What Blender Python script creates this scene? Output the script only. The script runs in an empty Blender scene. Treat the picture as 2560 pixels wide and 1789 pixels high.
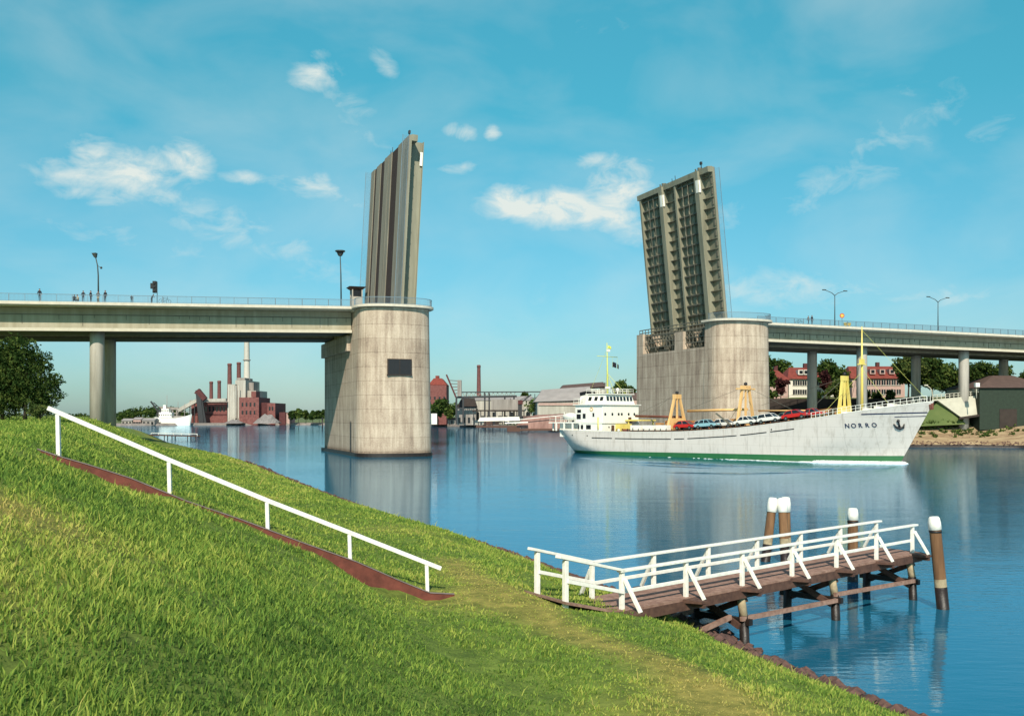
import bpy, math, random
import numpy as np
from mathutils import Vector, Matrix

random.seed(7); RNG = np.random.default_rng(11)
SC = bpy.context.scene
COL = SC.collection
F, CX, HZ, H = 2500.0, 1280.0, 1038.0, 6.3      # focal length, optical axis and eye height worked out from the photograph

# ------------------------------------------------------------------ materials
MATS = {}
def mat(name, col, rough=.7, var=.12, scale=3.0, bump=0.0, metal=0.0, col2=None, space='Object', spec=.4, streak=False, stretch=None):
    if name in MATS: return MATS[name]
    m = bpy.data.materials.new(name); m.use_nodes = True
    nt = m.node_tree; N = nt.nodes; L = nt.links
    b = N['Principled BSDF']; b.inputs['Roughness'].default_value = rough; b.inputs['Metallic'].default_value = metal
    b.inputs['Specular IOR Level'].default_value = spec
    tc = N.new('ShaderNodeTexCoord')
    mp = N.new('ShaderNodeMapping'); L.new(tc.outputs[space], mp.inputs[0])
    if streak: mp.inputs['Scale'].default_value = (1, 1, .12)
    if stretch: mp.inputs['Scale'].default_value = stretch
    n = N.new('ShaderNodeTexNoise'); n.inputs['Scale'].default_value = scale; n.inputs['Detail'].default_value = 6; n.inputs['Roughness'].default_value = .62
    L.new(mp.outputs[0], n.inputs['Vector'])
    r = N.new('ShaderNodeValToRGB'); r.color_ramp.elements[0].position = .3; r.color_ramp.elements[1].position = .7
    c2 = col2 if col2 else tuple(min(1, c*(1+var)) for c in col)
    c1 = col if col2 else tuple(c*(1-var) for c in col)
    r.color_ramp.elements[0].color = (*c1, 1); r.color_ramp.elements[1].color = (*c2, 1)
    L.new(n.outputs['Fac'], r.inputs[0]); L.new(r.outputs[0], b.inputs['Base Color'])
    if bump:
        bp = N.new('ShaderNodeBump'); bp.inputs['Strength'].default_value = bump; bp.inputs['Distance'].default_value = .05
        L.new(n.outputs['Fac'], bp.inputs['Height']); L.new(bp.outputs[0], b.inputs['Normal'])
    MATS[name] = m
    return m

def mathn(nt, op, a, b=None, c=None, clamp=False):
    n = nt.nodes.new('ShaderNodeMath'); n.operation = op; n.use_clamp = clamp
    for i, x in enumerate((a, b, c)):
        if x is None: continue
        if isinstance(x, (int, float)): n.inputs[i].default_value = x
        else: nt.links.new(x, n.inputs[i])
    return n.outputs[0]

def concrete_pier():
    m = bpy.data.materials.new('cast concrete'); m.use_nodes = True
    nt = m.node_tree; N = nt.nodes; L = nt.links; b = N['Principled BSDF']; b.inputs['Roughness'].default_value = .85
    g = N.new('ShaderNodeNewGeometry'); sp = N.new('ShaderNodeSeparateXYZ'); L.new(g.outputs['Position'], sp.inputs[0])
    # pour joints every 2.15 m and vertical board marks
    fz = mathn(nt, 'FRACT', mathn(nt, 'DIVIDE', mathn(nt, 'ADD', sp.outputs[2], 10), 2.15))
    joint = mathn(nt, 'LESS_THAN', fz, .035)
    band = N.new('ShaderNodeTexWhiteNoise'); band.noise_dimensions = '1D'
    L.new(mathn(nt, 'FLOOR', mathn(nt, 'DIVIDE', mathn(nt, 'ADD', sp.outputs[2], 10), 2.15)), band.inputs['W'])
    hx = mathn(nt, 'ADD', mathn(nt, 'MULTIPLY', sp.outputs[0], .8), mathn(nt, 'MULTIPLY', sp.outputs[1], .6))
    vj = mathn(nt, 'LESS_THAN', mathn(nt, 'FRACT', mathn(nt, 'DIVIDE', hx, .62)), .05)
    mp = N.new('ShaderNodeMapping'); mp.inputs['Scale'].default_value = (1, 1, .08); L.new(g.outputs['Position'], mp.inputs[0])
    n1 = N.new('ShaderNodeTexNoise'); n1.inputs['Scale'].default_value = 1.3; n1.inputs['Detail'].default_value = 7; n1.inputs['Roughness'].default_value = .65; L.new(mp.outputs[0], n1.inputs[0])
    n2 = N.new('ShaderNodeTexNoise'); n2.inputs['Scale'].default_value = .35; n2.inputs['Detail'].default_value = 5; L.new(g.outputs['Position'], n2.inputs[0])
    n3 = N.new('ShaderNodeTexNoise'); n3.inputs['Scale'].default_value = 5; n3.inputs['Detail'].default_value = 5; L.new(g.outputs['Position'], n3.inputs[0])
    v = mathn(nt, 'MULTIPLY_ADD', n1.outputs['Fac'], .95, mathn(nt, 'MULTIPLY_ADD', n2.outputs['Fac'], .35, -.10))
    v = mathn(nt, 'ADD', v, mathn(nt, 'MULTIPLY_ADD', n3.outputs['Fac'], .34, -.09))
    v = mathn(nt, 'ADD', v, mathn(nt, 'MULTIPLY', band.outputs['Value'], .09))
    v = mathn(nt, 'SUBTRACT', v, mathn(nt, 'MULTIPLY', joint, .19))
    v = mathn(nt, 'SUBTRACT', v, mathn(nt, 'MULTIPLY', vj, .05))
    zz = mathn(nt, 'MULTIPLY_ADD', n1.outputs['Fac'], 2.2, mathn(nt, 'MULTIPLY', sp.outputs[2], -1.0))
    v = mathn(nt, 'SUBTRACT', v, mathn(nt, 'MULTIPLY', mathn(nt, 'ADD', zz, .3, clamp=True), .22))      # tide stain
    r = N.new('ShaderNodeValToRGB'); e = r.color_ramp.elements
    e[0].position = .28; e[0].color = (.10, .068, .046, 1); e[1].position = .9; e[1].color = (.58, .475, .36, 1)
    x = e.new(.6); x.color = (.35, .265, .195, 1)
    L.new(v, r.inputs[0]); L.new(r.outputs[0], b.inputs['Base Color'])
    bp = N.new('ShaderNodeBump'); bp.inputs['Strength'].default_value = .35; bp.inputs['Distance'].default_value = .06
    L.new(v, bp.inputs['Height']); L.new(bp.outputs[0], b.inputs['Normal'])
    return m

def hull_paint():
    m = bpy.data.materials.new('hull paint'); m.use_nodes = True
    nt = m.node_tree; N = nt.nodes; L = nt.links; b = N['Principled BSDF']; b.inputs['Roughness'].default_value = .42
    tc = N.new('ShaderNodeTexCoord'); sp = N.new('ShaderNodeSeparateXYZ'); L.new(tc.outputs['Object'], sp.inputs[0])
    mp = N.new('ShaderNodeMapping'); mp.inputs['Scale'].default_value = (1, 1, .18); L.new(tc.outputs['Object'], mp.inputs[0])
    n = N.new('ShaderNodeTexNoise'); n.inputs['Scale'].default_value = 1.6; n.inputs['Detail'].default_value = 7; n.inputs['Roughness'].default_value = .7; L.new(mp.outputs[0], n.inputs[0])
    r = N.new('ShaderNodeValToRGB'); e = r.color_ramp.elements
    e[0].position = .3; e[0].color = (.44, .385, .33, 1); e[1].position = .5; e[1].color = (.61, .55, .495, 1)
    L.new(n.outputs['Fac'], r.inputs[0])
    g = N.new('ShaderNodeValToRGB'); g.color_ramp.elements[0].color = (.015, .09, .03, 1); g.color_ramp.elements[1].color = (.03, .17, .055, 1)
    L.new(n.outputs['Fac'], g.inputs[0])
    # plate seams and rust
    wv = N.new('ShaderNodeTexNoise'); wv.inputs['Scale'].default_value = .5; L.new(tc.outputs['Object'], wv.inputs[0])
    sx = mathn(nt, 'LESS_THAN', mathn(nt, 'FRACT', mathn(nt, 'DIVIDE', sp.outputs[0], 3.6)), .022); sz = mathn(nt, 'LESS_THAN', mathn(nt, 'FRACT', mathn(nt, 'DIVIDE', mathn(nt, 'ADD', sp.outputs[2], 2), 1.35)), .04)
    mpr = N.new('ShaderNodeMapping'); mpr.inputs['Scale'].default_value = (1.1, 1.1, .10); L.new(tc.outputs['Object'], mpr.inputs[0])
    nr = N.new('ShaderNodeTexNoise'); nr.inputs['Scale'].default_value = 1.5; nr.inputs['Detail'].default_value = 5; nr.inputs['Roughness'].default_value = .75; L.new(mpr.outputs[0], nr.inputs[0])
    rust = mathn(nt, 'MULTIPLY', mathn(nt, 'MULTIPLY_ADD', nr.outputs['Fac'], 5.0, -3.15, clamp=True), .55)
    seam = mathn(nt, 'MULTIPLY', mathn(nt, 'MAXIMUM', sx, sz), .22)
    m1 = N.new('ShaderNodeMix'); m1.data_type = 'RGBA'; L.new(seam, m1.inputs[0]); L.new(r.outputs[0], m1.inputs[6]); m1.inputs[7].default_value = (.20, .17, .15, 1)
    m2 = N.new('ShaderNodeMix'); m2.data_type = 'RGBA'; L.new(rust, m2.inputs[0]); L.new(m1.outputs[2], m2.inputs[6]); m2.inputs[7].default_value = (.24, .13, .075, 1)
    up = mathn(nt, 'GREATER_THAN', sp.outputs[2], mathn(nt, 'MULTIPLY_ADD', sp.outputs[0], .010, .42))
    mx = N.new('ShaderNodeMix'); mx.data_type = 'RGBA'; L.new(up, mx.inputs[0]); L.new(g.outputs[0], mx.inputs[6]); L.new(m2.outputs[2], mx.inputs[7])
    L.new(mx.outputs[2], b.inputs['Base Color'])
    bp = N.new('ShaderNodeBump'); bp.inputs['Strength'].default_value = .12; bp.inputs['Distance'].default_value = .1
    n2 = N.new('ShaderNodeTexNoise'); n2.inputs['Scale'].default_value = .6; L.new(tc.outputs['Object'], n2.inputs[0])
    L.new(n2.outputs['Fac'], bp.inputs['Height']); L.new(bp.outputs[0], b.inputs['Normal'])
    return m

def leafy(name, cols, trans=.3):
    """foliage: colour by a per-leaf random attribute"""
    m = bpy.data.materials.new(name); m.use_nodes = True
    nt = m.node_tree; N = nt.nodes; L = nt.links; N.remove(N['Principled BSDF'])
    at = N.new('ShaderNodeAttribute'); at.attribute_name = 'tint'
    r = N.new('ShaderNodeValToRGB'); e = r.color_ramp.elements
    e[0].position = 0; e[0].color = (*cols[0], 1); e[1].position = 1; e[1].color = (*cols[-1], 1)
    for i, c in enumerate(cols[1:-1]):
        x = e.new((i+1)/(len(cols)-1)); x.color = (*c, 1)
    L.new(at.outputs['Fac'], r.inputs[0])
    d = N.new('ShaderNodeBsdfDiffuse'); t = N.new('ShaderNodeBsdfTranslucent'); mx = N.new('ShaderNodeMixShader'); mx.inputs[0].default_value = trans
    L.new(r.outputs[0], d.inputs[0]); L.new(r.outputs[0], t.inputs[0]); L.new(d.outputs[0], mx.inputs[1]); L.new(t.outputs[0], mx.inputs[2])
    L.new(mx.outputs[0], N['Material Output'].inputs[0])
    return m

def water_mat():
    m = bpy.data.materials.new('canal water'); m.use_nodes = True
    nt = m.node_tree; N = nt.nodes; L = nt.links; N.remove(N['Principled BSDF'])
    df = N.new('ShaderNodeBsdfDiffuse'); df.inputs[0].default_value = (.014, .125, .205, 1)
    gl = N.new('ShaderNodeBsdfGlossy'); gl.inputs['Color'].default_value = (.66, .82, .95, 1); gl.inputs['Roughness'].default_value = .05
    fr = N.new('ShaderNodeFresnel'); fr.inputs[0].default_value = 1.33; ms = N.new('ShaderNodeMixShader')
    L.new(df.outputs[0], ms.inputs[1]); L.new(gl.outputs[0], ms.inputs[2]); L.new(ms.outputs[0], N['Material Output'].inputs[0])
    L.new(mathn(nt, 'MULTIPLY_ADD', fr.outputs[0], .80, .13), ms.inputs[0])
    g = N.new('ShaderNodeNewGeometry')
    hs = []
    for sc, rot, stz, w in ((.9, .5, 3.5, .5), (3.2, .9, 2.5, .16), (.12, .3, 2.5, 1.2)):
        mp = N.new('ShaderNodeMapping'); mp.inputs['Rotation'].default_value = (0, 0, rot); mp.inputs['Scale'].default_value = (1, stz, 1)
        L.new(g.outputs['Position'], mp.inputs[0])
        n = N.new('ShaderNodeTexNoise'); n.inputs['Scale'].default_value = sc; n.inputs['Detail'].default_value = 3; L.new(mp.outputs[0], n.inputs[0])
        hs.append(mathn(nt, 'MULTIPLY', n.outputs['Fac'], w))
    h = mathn(nt, 'ADD', mathn(nt, 'ADD', hs[0], hs[1]), hs[2])
    # patches of still and of wind-ruffled water
    n = N.new('ShaderNodeTexNoise'); n.inputs['Scale'].default_value = .035; n.inputs['Detail'].default_value = 2; L.new(g.outputs['Position'], n.inputs[0])
    bp = N.new('ShaderNodeBump'); bp.inputs['Distance'].default_value = .05
    L.new(mathn(nt, 'MULTIPLY_ADD', n.outputs['Fac'], .8, .02, clamp=True), bp.inputs['Strength'])
    L.new(h, bp.inputs['Height'])
    for q in (df, gl, fr): L.new(bp.outputs[0], q.inputs['Normal'])
    return m

def ground_mat():
    m = bpy.data.materials.new('bank soil'); m.use_nodes = True
    nt = m.node_tree; N = nt.nodes; L = nt.links; b = N['Principled BSDF']; b.inputs['Roughness'].default_value = .95; b.inputs['Specular IOR Level'].default_value = .1
    at = N.new('ShaderNodeAttribute'); at.attribute_name = 'wear'
    g = N.new('ShaderNodeNewGeometry')
    n = N.new('ShaderNodeTexNoise'); n.inputs['Scale'].default_value = 2.2; n.inputs['Detail'].default_value = 8; n.inputs['Roughness'].default_value = .7; L.new(g.outputs['Position'], n.inputs[0])
    r = N.new('ShaderNodeValToRGB'); e = r.color_ramp.elements
    e[0].position = .3; e[0].color = (.050, .085, .018, 1); e[1].position = .72; e[1].color = (.20, .27, .05, 1)
    L.new(n.outputs['Fac'], r.inputs[0])
    r2 = N.new('ShaderNodeValToRGB'); e = r2.color_ramp.elements
    e[0].position = .3; e[0].color = (.16, .14, .035, 1); e[1].position = .7; e[1].color = (.36, .30, .08, 1)
    L.new(n.outputs['Fac'], r2.inputs[0])
    mx = N.new('ShaderNodeMix'); mx.data_type = 'RGBA'
    L.new(mathn(nt, 'MULTIPLY', at.outputs['Fac'], mathn(nt, 'MULTIPLY_ADD', n.outputs['Fac'], 1.6, 0), clamp=True), mx.inputs[0]); L.new(r.outputs[0], mx.inputs[6]); L.new(r2.outputs[0], mx.inputs[7])
    at2 = N.new('ShaderNodeAttribute'); at2.attribute_name = 'mud'
    mx2 = N.new('ShaderNodeMix'); mx2.data_type = 'RGBA'; L.new(at2.outputs['Fac'], mx2.inputs[0]); L.new(mx.outputs[2], mx2.inputs[6]); mx2.inputs[7].default_value = (.035, .022, .016, 1)
    L.new(mx2.outputs[2], b.inputs['Base Color'])
    bp = N.new('ShaderNodeBump'); bp.inputs['Strength'].default_value = .6; bp.inputs['Distance'].default_value = .12
    L.new(n.outputs['Fac'], bp.inputs['Height']); L.new(bp.outputs[0], b.inputs['Normal'])
    return m

M = dict(
  pier=concrete_pier(), hull=hull_paint(), water=water_mat(), soil=ground_mat(),
  concrete=mat('column concrete', (.30,.265,.22), .85, scale=1.2, bump=.2, col2=(.50,.45,.385), streak=True),
  girder=mat('girder paint', (.29,.25,.165), .6, scale=1.1, col2=(.42,.37,.265), streak=True),
  soffit=mat('soffit shade colour', (.085,.075,.06), .8, .2, scale=.8),  # underside shade is put into this darker colour
  flange=mat('flange paint', (.54,.48,.37), .6, .1, scale=1.5),
  edge=mat('deck edge concrete', (.56,.50,.40), .8, .12, scale=1.5),
  leafpaint=mat('leaf steel paint', (.17,.16,.11), .6, scale=1.0, col2=(.28,.265,.19), streak=True),
  leafdark=mat('leaf cross steel', (.13,.12,.09), .7, .2, scale=1.5),
  asphalt=mat('asphalt', (.055,.045,.04), .9, .2, scale=4),
  roadleaf=mat('leaf roadway', (.034,.020,.016), .9, .2, scale=3),
  walk=mat('walkway surface', (.16,.145,.11), .85, scale=1.2, col2=(.26,.24,.19), streak=True),
  railm=mat('railing steel', (.16,.22,.26), .5, .1, metal=.2),
  darksteel=mat('dark steel', (.025,.025,.027), .6, .2),
  lampsteel=mat('lamp steel', (.04,.045,.04), .5, .2),
  glass=mat('dark glass', (.015,.018,.022), .12, .1, spec=.6),
  white=mat('white paint', (.70,.665,.58), .6, scale=7, bump=.12, col2=(.87,.845,.77)),
  shipwhite=mat('ship white paint', (.80,.77,.68), .45, .05, scale=1.2, streak=True),
  orange=mat('ship orange paint', (.66,.36,.12), .55, scale=1.3, col2=(.78,.50,.22), streak=True),
  yellow=mat('ship yellow paint', (.66,.50,.10), .55, scale=1.3, col2=(.80,.66,.20), streak=True),
  mastyellow=mat('mast yellow green paint', (.55,.55,.13), .5, .1),
  deckred=mat('ship deck paint', (.16,.055,.035), .8, .25, scale=1.5),
  coam=mat('coaming paint', (.34,.15,.05), .7, scale=1.0, col2=(.50,.25,.09)),
  slip=mat('rusty shed cladding', (.15,.075,.06), .85, scale=.5, col2=(.33,.19,.155), streak=True),
  hatch=mat('hatch cover', (.10,.05,.03), .75, .25, scale=1.2),
  black=mat('black paint', (.012,.012,.014), .5, .2),
  navy=mat('navy paint', (.012,.02,.06), .5, .1),
  wood=mat('weathered deck planks', (.17,.09,.065), .9, scale=5, bump=.3, col2=(.36,.22,.165)),
  woodbeam=mat('brown beam', (.055,.025,.018), .85, scale=6, bump=.3, col2=(.12,.06,.04)),
  pile=mat('brown pile timber', (.09,.04,.018), .85, scale=3.0, bump=.5, col2=(.24,.125,.055), streak=True),
  pilewet=mat('wet pile timber', (.018,.012,.010), .45, .3, scale=4, bump=.5),
  pilepale=mat("pale and sunlit pile timber", (.33,.26,.16), .9, .3, scale=5, bump=.2),  # pale band on mooring piles, painted sunlight on the near jetty piles
  rust=mat('red brown timber', (.085,.022,.014), .8, scale=4, bump=.2, col2=(.17,.045,.03)),
  rusttop=mat('grey timber top', (.20,.15,.14), .85, .2, scale=6),
  stone=mat('rubble stone', (.055,.028,.022), .9, scale=5, bump=.4, col2=(.14,.075,.06)),
  brick=mat('red brick', (.12,.036,.032), .9, scale=.9, col2=(.22,.085,.072)),
  brickdark=mat('dark red brick', (.085,.026,.025), .9, .25, scale=.6),
  stack=mat('brick chimney', (.15,.06,.055), .9, .25, scale=.8),
  stackwhite=mat('white chimney concrete', (.52,.48,.41), .85, .1, scale=.3),
  pale=mat('pale industrial cladding', (.28,.25,.21), .8, scale=.45, col2=(.46,.43,.37), streak=True),
  grey=mat('grey industrial wall', (.17,.145,.125), .85, scale=.5, col2=(.32,.28,.25), streak=True),
  roofgrey=mat('grey sheet roof', (.30,.27,.25), .7, .12, scale=.3),
  roofred=mat('red roof tiles', (.13,.026,.018), .9, scale=1.2, col2=(.24,.05,.034)),
  roofbrown=mat('brown roof', (.095,.06,.05), .9, .2, scale=1),
  housewhite=mat('white house plaster', (.62,.58,.50), .9, .07, scale=.8),
  housepink=mat('pink house plaster', (.42,.28,.24), .9, .12, scale=.8),
  greenshed=mat('dark green timber', (.020,.032,.020), .85, .2, scale=2),
  retain=mat('dark retaining wall', (.035,.025,.020), .9, .25, scale=.8),
  abut=mat('pale abutment concrete', (.46,.43,.34), .85, .12, scale=.6),
  sand=mat('sandy bank', (.17,.10,.055), .95, scale=.9, bump=.4, col2=(.44,.33,.19), stretch=(.25,.8,2.6)),
  bark=mat('bark', (.05,.035,.025), .9, .3, scale=6, bump=.4),
  quay=mat('quay stone', (.20,.17,.15), .9, .3, scale=.4),
  coal=mat('coal heap', (.20,.18,.17), .95, .25, scale=.6),
  foam=mat('white foam', (.80,.82,.82), .8, .05, scale=3),
  skin=mat('skin', (.40,.22,.15), .6, .05), hair=mat('dark hair', (.02,.014,.01), .6, .1),
  coatdark=mat('dark coat', (.020,.020,.026), .9, .2), coatgrey=mat('grey coat', (.10,.095,.09), .9, .2), trousers=mat('dark trousers', (.022,.022,.03), .9, .2),
  coatlight=mat('light shirt', (.42,.36,.24), .9, .1), coatred=mat('red jacket', (.25,.03,.03), .9, .1),
  rubber=mat('rubber', (.012,.012,.012), .8, .1), chrome=mat('chrome', (.5,.5,.5), .25, .05, metal=.9),
  carred=mat('red car paint', (.50,.018,.014), .3, .03, spec=.6), carblue=mat('pale blue car paint', (.25,.45,.50), .3, .03, spec=.6),
  carwhite=mat('white car paint', (.74,.72,.66), .3, .03, spec=.6), carsilver=mat('grey car paint', (.38,.40,.40), .3, .03, spec=.6), cargreen=mat('green car paint', (.10,.18,.13), .3, .03, spec=.6),
  signyellow=mat('sign yellow', (.6,.42,.06), .5, .05), signred=mat('sign red', (.45,.03,.03), .5, .05),
  flagdark=mat('dark flag', (.015,.012,.02), .9, .1), flagyellow=mat('yellow pennant', (.6,.6,.1), .9, .1),
)
M['leaf_dark'] = leafy('dark foliage', [(.016,.036,.010), (.042,.075,.020), (.10,.135,.032)])
M['leaf_mid'] = leafy('mid foliage', [(.028,.055,.014), (.065,.105,.026), (.15,.18,.045)])
M['leaf_pale'] = leafy('pale foliage', [(.035,.06,.02), (.07,.105,.03), (.14,.16,.045)])
M['leaf_purple'] = leafy('copper foliage', [(.03,.012,.014), (.06,.022,.022), (.11,.045,.04)])
M['grass'] = leafy('grass blades', [(.055,.110,.028), (.150,.260,.050), (.29,.39,.070), (.47,.49,.11), (.52,.43,.14)], .4)

# ------------------------------------------------------------------ mesh building
OFF = {}
def frame_of(o):
    return OFF.get(o.name)

class MB:
    """collects shapes and links them as ONE mesh object"""
    def __init__(s, T=None):
        s.v = []; s.f = []; s.m = []; s.T = T; s.cur = 0; s.sm = []; s.smooth = False
    def pt(s, p):
        s.v.append(tuple(s.T(*p)) if s.T else tuple(p)); return len(s.v)-1
    def face(s, idx):
        s.f.append(tuple(idx)); s.m.append(s.cur); s.sm.append(s.smooth)
    def poly(s, pts): s.face([s.pt(p) for p in pts])
    def box(s, x0, x1, y0, y1, z0, z1):
        i = [s.pt(p) for p in ((x0,y0,z0),(x1,y0,z0),(x1,y1,z0),(x0,y1,z0),(x0,y0,z1),(x1,y0,z1),(x1,y1,z1),(x0,y1,z1))]
        for q in ((0,3,2,1),(4,5,6,7),(0,1,5,4),(1,2,6,5),(2,3,7,6),(3,0,4,7)): s.face([i[k] for k in q])
    def hexa(s, b, t):
        """bottom and top rings of the same length"""
        n = len(b); i = [s.pt(p) for p in b]; j = [s.pt(p) for p in t]
        s.face(i[::-1]); s.face(j)
        for k in range(n): s.face((i[k], i[(k+1)%n], j[(k+1)%n], j[k]))
    def prism(s, poly, z0, z1, grow=0):
        """poly: xy outline, optional bottom growth about its centroid"""
        cx = sum(p[0] for p in poly)/len(poly); cy = sum(p[1] for p in poly)/len(poly)
        b = []
        for x, y in poly:
            d = math.hypot(x-cx, y-cy) or 1
            b.append((x+(x-cx)/d*grow, y+(y-cy)/d*grow, z0))
        s.hexa(b, [(x, y, z1) for x, y in poly])
    def bar(s, p, q, w, h=None, up=(0,0,1)):
        """rectangular bar between two points"""
        h = h or w; p = Vector(p); q = Vector(q); d = (q-p).normalized(); up = Vector(up)
        if abs(d.dot(up)) > .98: up = Vector((0,1,0)) if abs(d.y) < .9 else Vector((1,0,0))
        r = d.cross(up).normalized()*w/2; u = r.cross(d).normalized()*h/2
        s.hexa([p-r-u, p+r-u, p+r+u, p-r+u], [q-r-u, q+r-u, q+r+u, q-r+u])
    def tube(s, pts, rad, n=10, caps=True):
        pts = [Vector(p) for p in pts]; rad = rad if isinstance(rad, (list, tuple)) else [rad]*len(pts)
        rings = []; ref = None; sm = s.smooth; s.smooth = True
        for k, p in enumerate(pts):
            d = (pts[min(k+1, len(pts)-1)] - pts[max(k-1, 0)]).normalized()
            if ref is None: ref = d.orthogonal().normalized()
            ref = (ref - d*ref.dot(d)).normalized(); b = d.cross(ref)
            rings.append([s.pt(p + (ref*math.cos(2*math.pi*i/n) + b*math.sin(2*math.pi*i/n))*rad[k]) for i in range(n)])
        for a, b in zip(rings, rings[1:]):
            for i in range(n): s.face((a[i], a[(i+1)%n], b[(i+1)%n], b[i]))
        s.smooth = False
        if caps: s.face(rings[0][::-1]); s.face(rings[-1])
        s.smooth = sm
    def lathe(s, c, prof, n=14):
        s.tube([(c[0], c[1], c[2]+z) for r, z in prof], [max(r, .001) for r, z in prof], n)
    def ball(s, c, r, n=10, sx=1, sy=1, sz=1):
        sm = s.smooth; s.smooth = True; rows = []
        for k in range(n//2+1):
            th = math.pi*k/(n//2)
            rows.append([s.pt((c[0]+sx*r*math.sin(th)*math.cos(2*math.pi*i/n), c[1]+sy*r*math.sin(th)*math.sin(2*math.pi*i/n), c[2]-sz*r*math.cos(th))) for i in range(n)])
        for a, b in zip(rows, rows[1:]):
            for i in range(n): s.face((a[i], a[(i+1)%n], b[(i+1)%n], b[i]))
        s.smooth = sm
    def build(s, name, mats, parent=None, bevel=0.0):
        if not isinstance(mats, (list, tuple)): mats = [mats]
        vs = s.v
        if parent is not None and frame_of(parent):
            ox, oy, oz = frame_of(parent); vs = [(x-ox, y-oy, z-oz) for x, y, z in s.v]
        me = bpy.data.meshes.new(name); me.from_pydata(vs, [], s.f)
        for x in mats: me.materials.append(x)
        me.polygons.foreach_set('material_index', s.m); me.polygons.foreach_set('use_smooth', s.sm)
        me.validate(); me.update()
        o = bpy.data.objects.new(name, me); COL.objects.link(o)
        if parent is not None:
            o.parent = parent
            if frame_of(parent): OFF[o.name] = frame_of(parent)
        if bevel:
            b = o.modifiers.new('bevel', 'BEVEL'); b.width = bevel; b.segments = 1; b.limit_method = 'ANGLE'
        return o

def tag(o, label=None, cat=None, group=None, kind=None):
    if label: o['label'] = label
    if cat: o['category'] = cat
    if group: o['group'] = group
    if kind: o['kind'] = kind
    return o
def thing(name, label, cat, loc=(0,0,0), rz=0.0, group=None, local=False):
    """an Empty at the thing's base; with local=True its parts are built in its own frame, else in world coordinates"""
    o = bpy.data.objects.new(name, None); COL.objects.link(o); o.location = loc; o.rotation_euler = (0,0,rz); o.empty_display_size = .2
    tag(o, label, cat, group)
    if not local: OFF[o.name] = tuple(loc)
    return o
def copy_tree(o, loc, rz=0.0, label=None, group=None, parent=None, scale=None):
    c = o.copy(); COL.objects.link(c)
    if parent is None:
        c.location = loc; c.rotation_euler = (0,0,rz)
        if scale: c.scale = (scale,)*3
        if label: c['label'] = label
        if group: c['group'] = group
    else: c.parent = parent
    for ch in list(o.children): copy_tree(ch, None, parent=c)
    return c
def fast_mesh(name, V, Fc, mats, attrs=None, smooth=False, mi=None):
    V = np.asarray(V, np.float32); Fc = np.asarray(Fc, np.int32); k = Fc.shape[1]
    me = bpy.data.meshes.new(name)
    me.vertices.add(len(V)); me.vertices.foreach_set('co', V.ravel())
    me.loops.add(Fc.size); me.loops.foreach_set('vertex_index', Fc.ravel())
    me.polygons.add(len(Fc)); me.polygons.foreach_set('loop_start', np.arange(0, Fc.size, k, dtype=np.int32))
    me.polygons.foreach_set('loop_total', np.full(len(Fc), k, np.int32))
    if smooth: me.polygons.foreach_set('use_smooth', np.ones(len(Fc), bool))
    for x in (mats if isinstance(mats, (list, tuple)) else [mats]): me.materials.append(x)
    if mi is not None: me.polygons.foreach_set('material_index', np.asarray(mi, np.int32))
    for n, a in (attrs or {}).items():
        at = me.attributes.new(n, 'FLOAT', 'POINT'); at.data.foreach_set('value', np.asarray(a, np.float32))
    me.update(calc_edges=True); me.validate()
    o = bpy.data.objects.new(name, me); COL.objects.link(o)
    return o

def at(x, y, D):
    """the world point seen at photo pixel x, y at distance D"""
    return Vector(((x-CX)/F*D, D, H+(HZ-y)/F*D))
def lerp(a, b, t): return a+(b-a)*t
def interp(x, pts):
    return float(np.interp(x, [p[0] for p in pts], [p[1] for p in pts]))

# ------------------------------------------------------------------ the near bank
SH = [(-420,980),(-195,492),(-128,350),(-66.6,199),(-31.2,122),(-18.6,89),(-9.85,66.7),(-4.6,54.5),(-.76,46.5),(.9,42.3),(5.75,29),(6.6,25.2),(7.5,22.6),(8.7,19.5),(12.2,10),(16.5,0),(25,-20)]
A = Vector((-.419, .908)).normalized(); NN = Vector((-A.y, A.x)); O = Vector((1.0, 42.3))
if NN.x > 0: NN = -NN
_st = sorted(((Vector(p)-O).dot(A), (Vector(p)-O).dot(NN)) for p in SH)
ST, SD = np.array([p[0] for p in _st]), np.array([p[1] for p in _st])
PROF = np.array([(-8,-3),(-1.2,-.3),(-.3,-.02),(.35,.16),(1.4,.62),(3.6,1.42),(6.4,1.98),(9.0,2.10),(10,2.2),(12.45,3.18),(14.5,4.1),(16.4,4.98),(18,5.66),(19.5,5.85),(60,5.8),(300,5.0)])
def td(x, y):
    rx, ry = x-O.x, y-O.y
    t = rx*A.x+ry*A.y; d = rx*NN.x+ry*NN.y
    return t, d-np.interp(t, ST, SD)
def ground_z(x, y):
    t, d = td(x, y)
    z = np.interp(d, PROF[:,0], PROF[:,1])
    r2 = x*x+(y+1)*(y+1)
    z = z-2.0*np.exp(-r2/52.0)*np.clip(d/4, 0, 1)
    k = np.clip((x+10)/8, 0, 1); z = z+.46*np.sin(np.pi*k**1.35)*np.exp(-((y-22.6)/4.5)**2)*(d > 0)
    ex, ey = .9872, .1592; q = (x+10.05)*ey-(y-22.1)*ex; sl = (x+10.05)*ex+(y-22.1)*ey      # soil is held up by the edging board
    z = z-.26*np.exp(-np.clip(q, 0, 9)/1.3)*np.clip(q/.25+.6, 0, 1)*np.clip((sl+.4)/1.2, 0, 1)*np.clip((9.0-sl)/.8, 0, 1)
    und = .06*np.sin(x*.9+y*.5)*np.sin(y*.7-x*.35)+.03*np.sin(2.3*x+1.1*y)
    return z+und*np.clip((d-1)/3, 0, 1)

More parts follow.
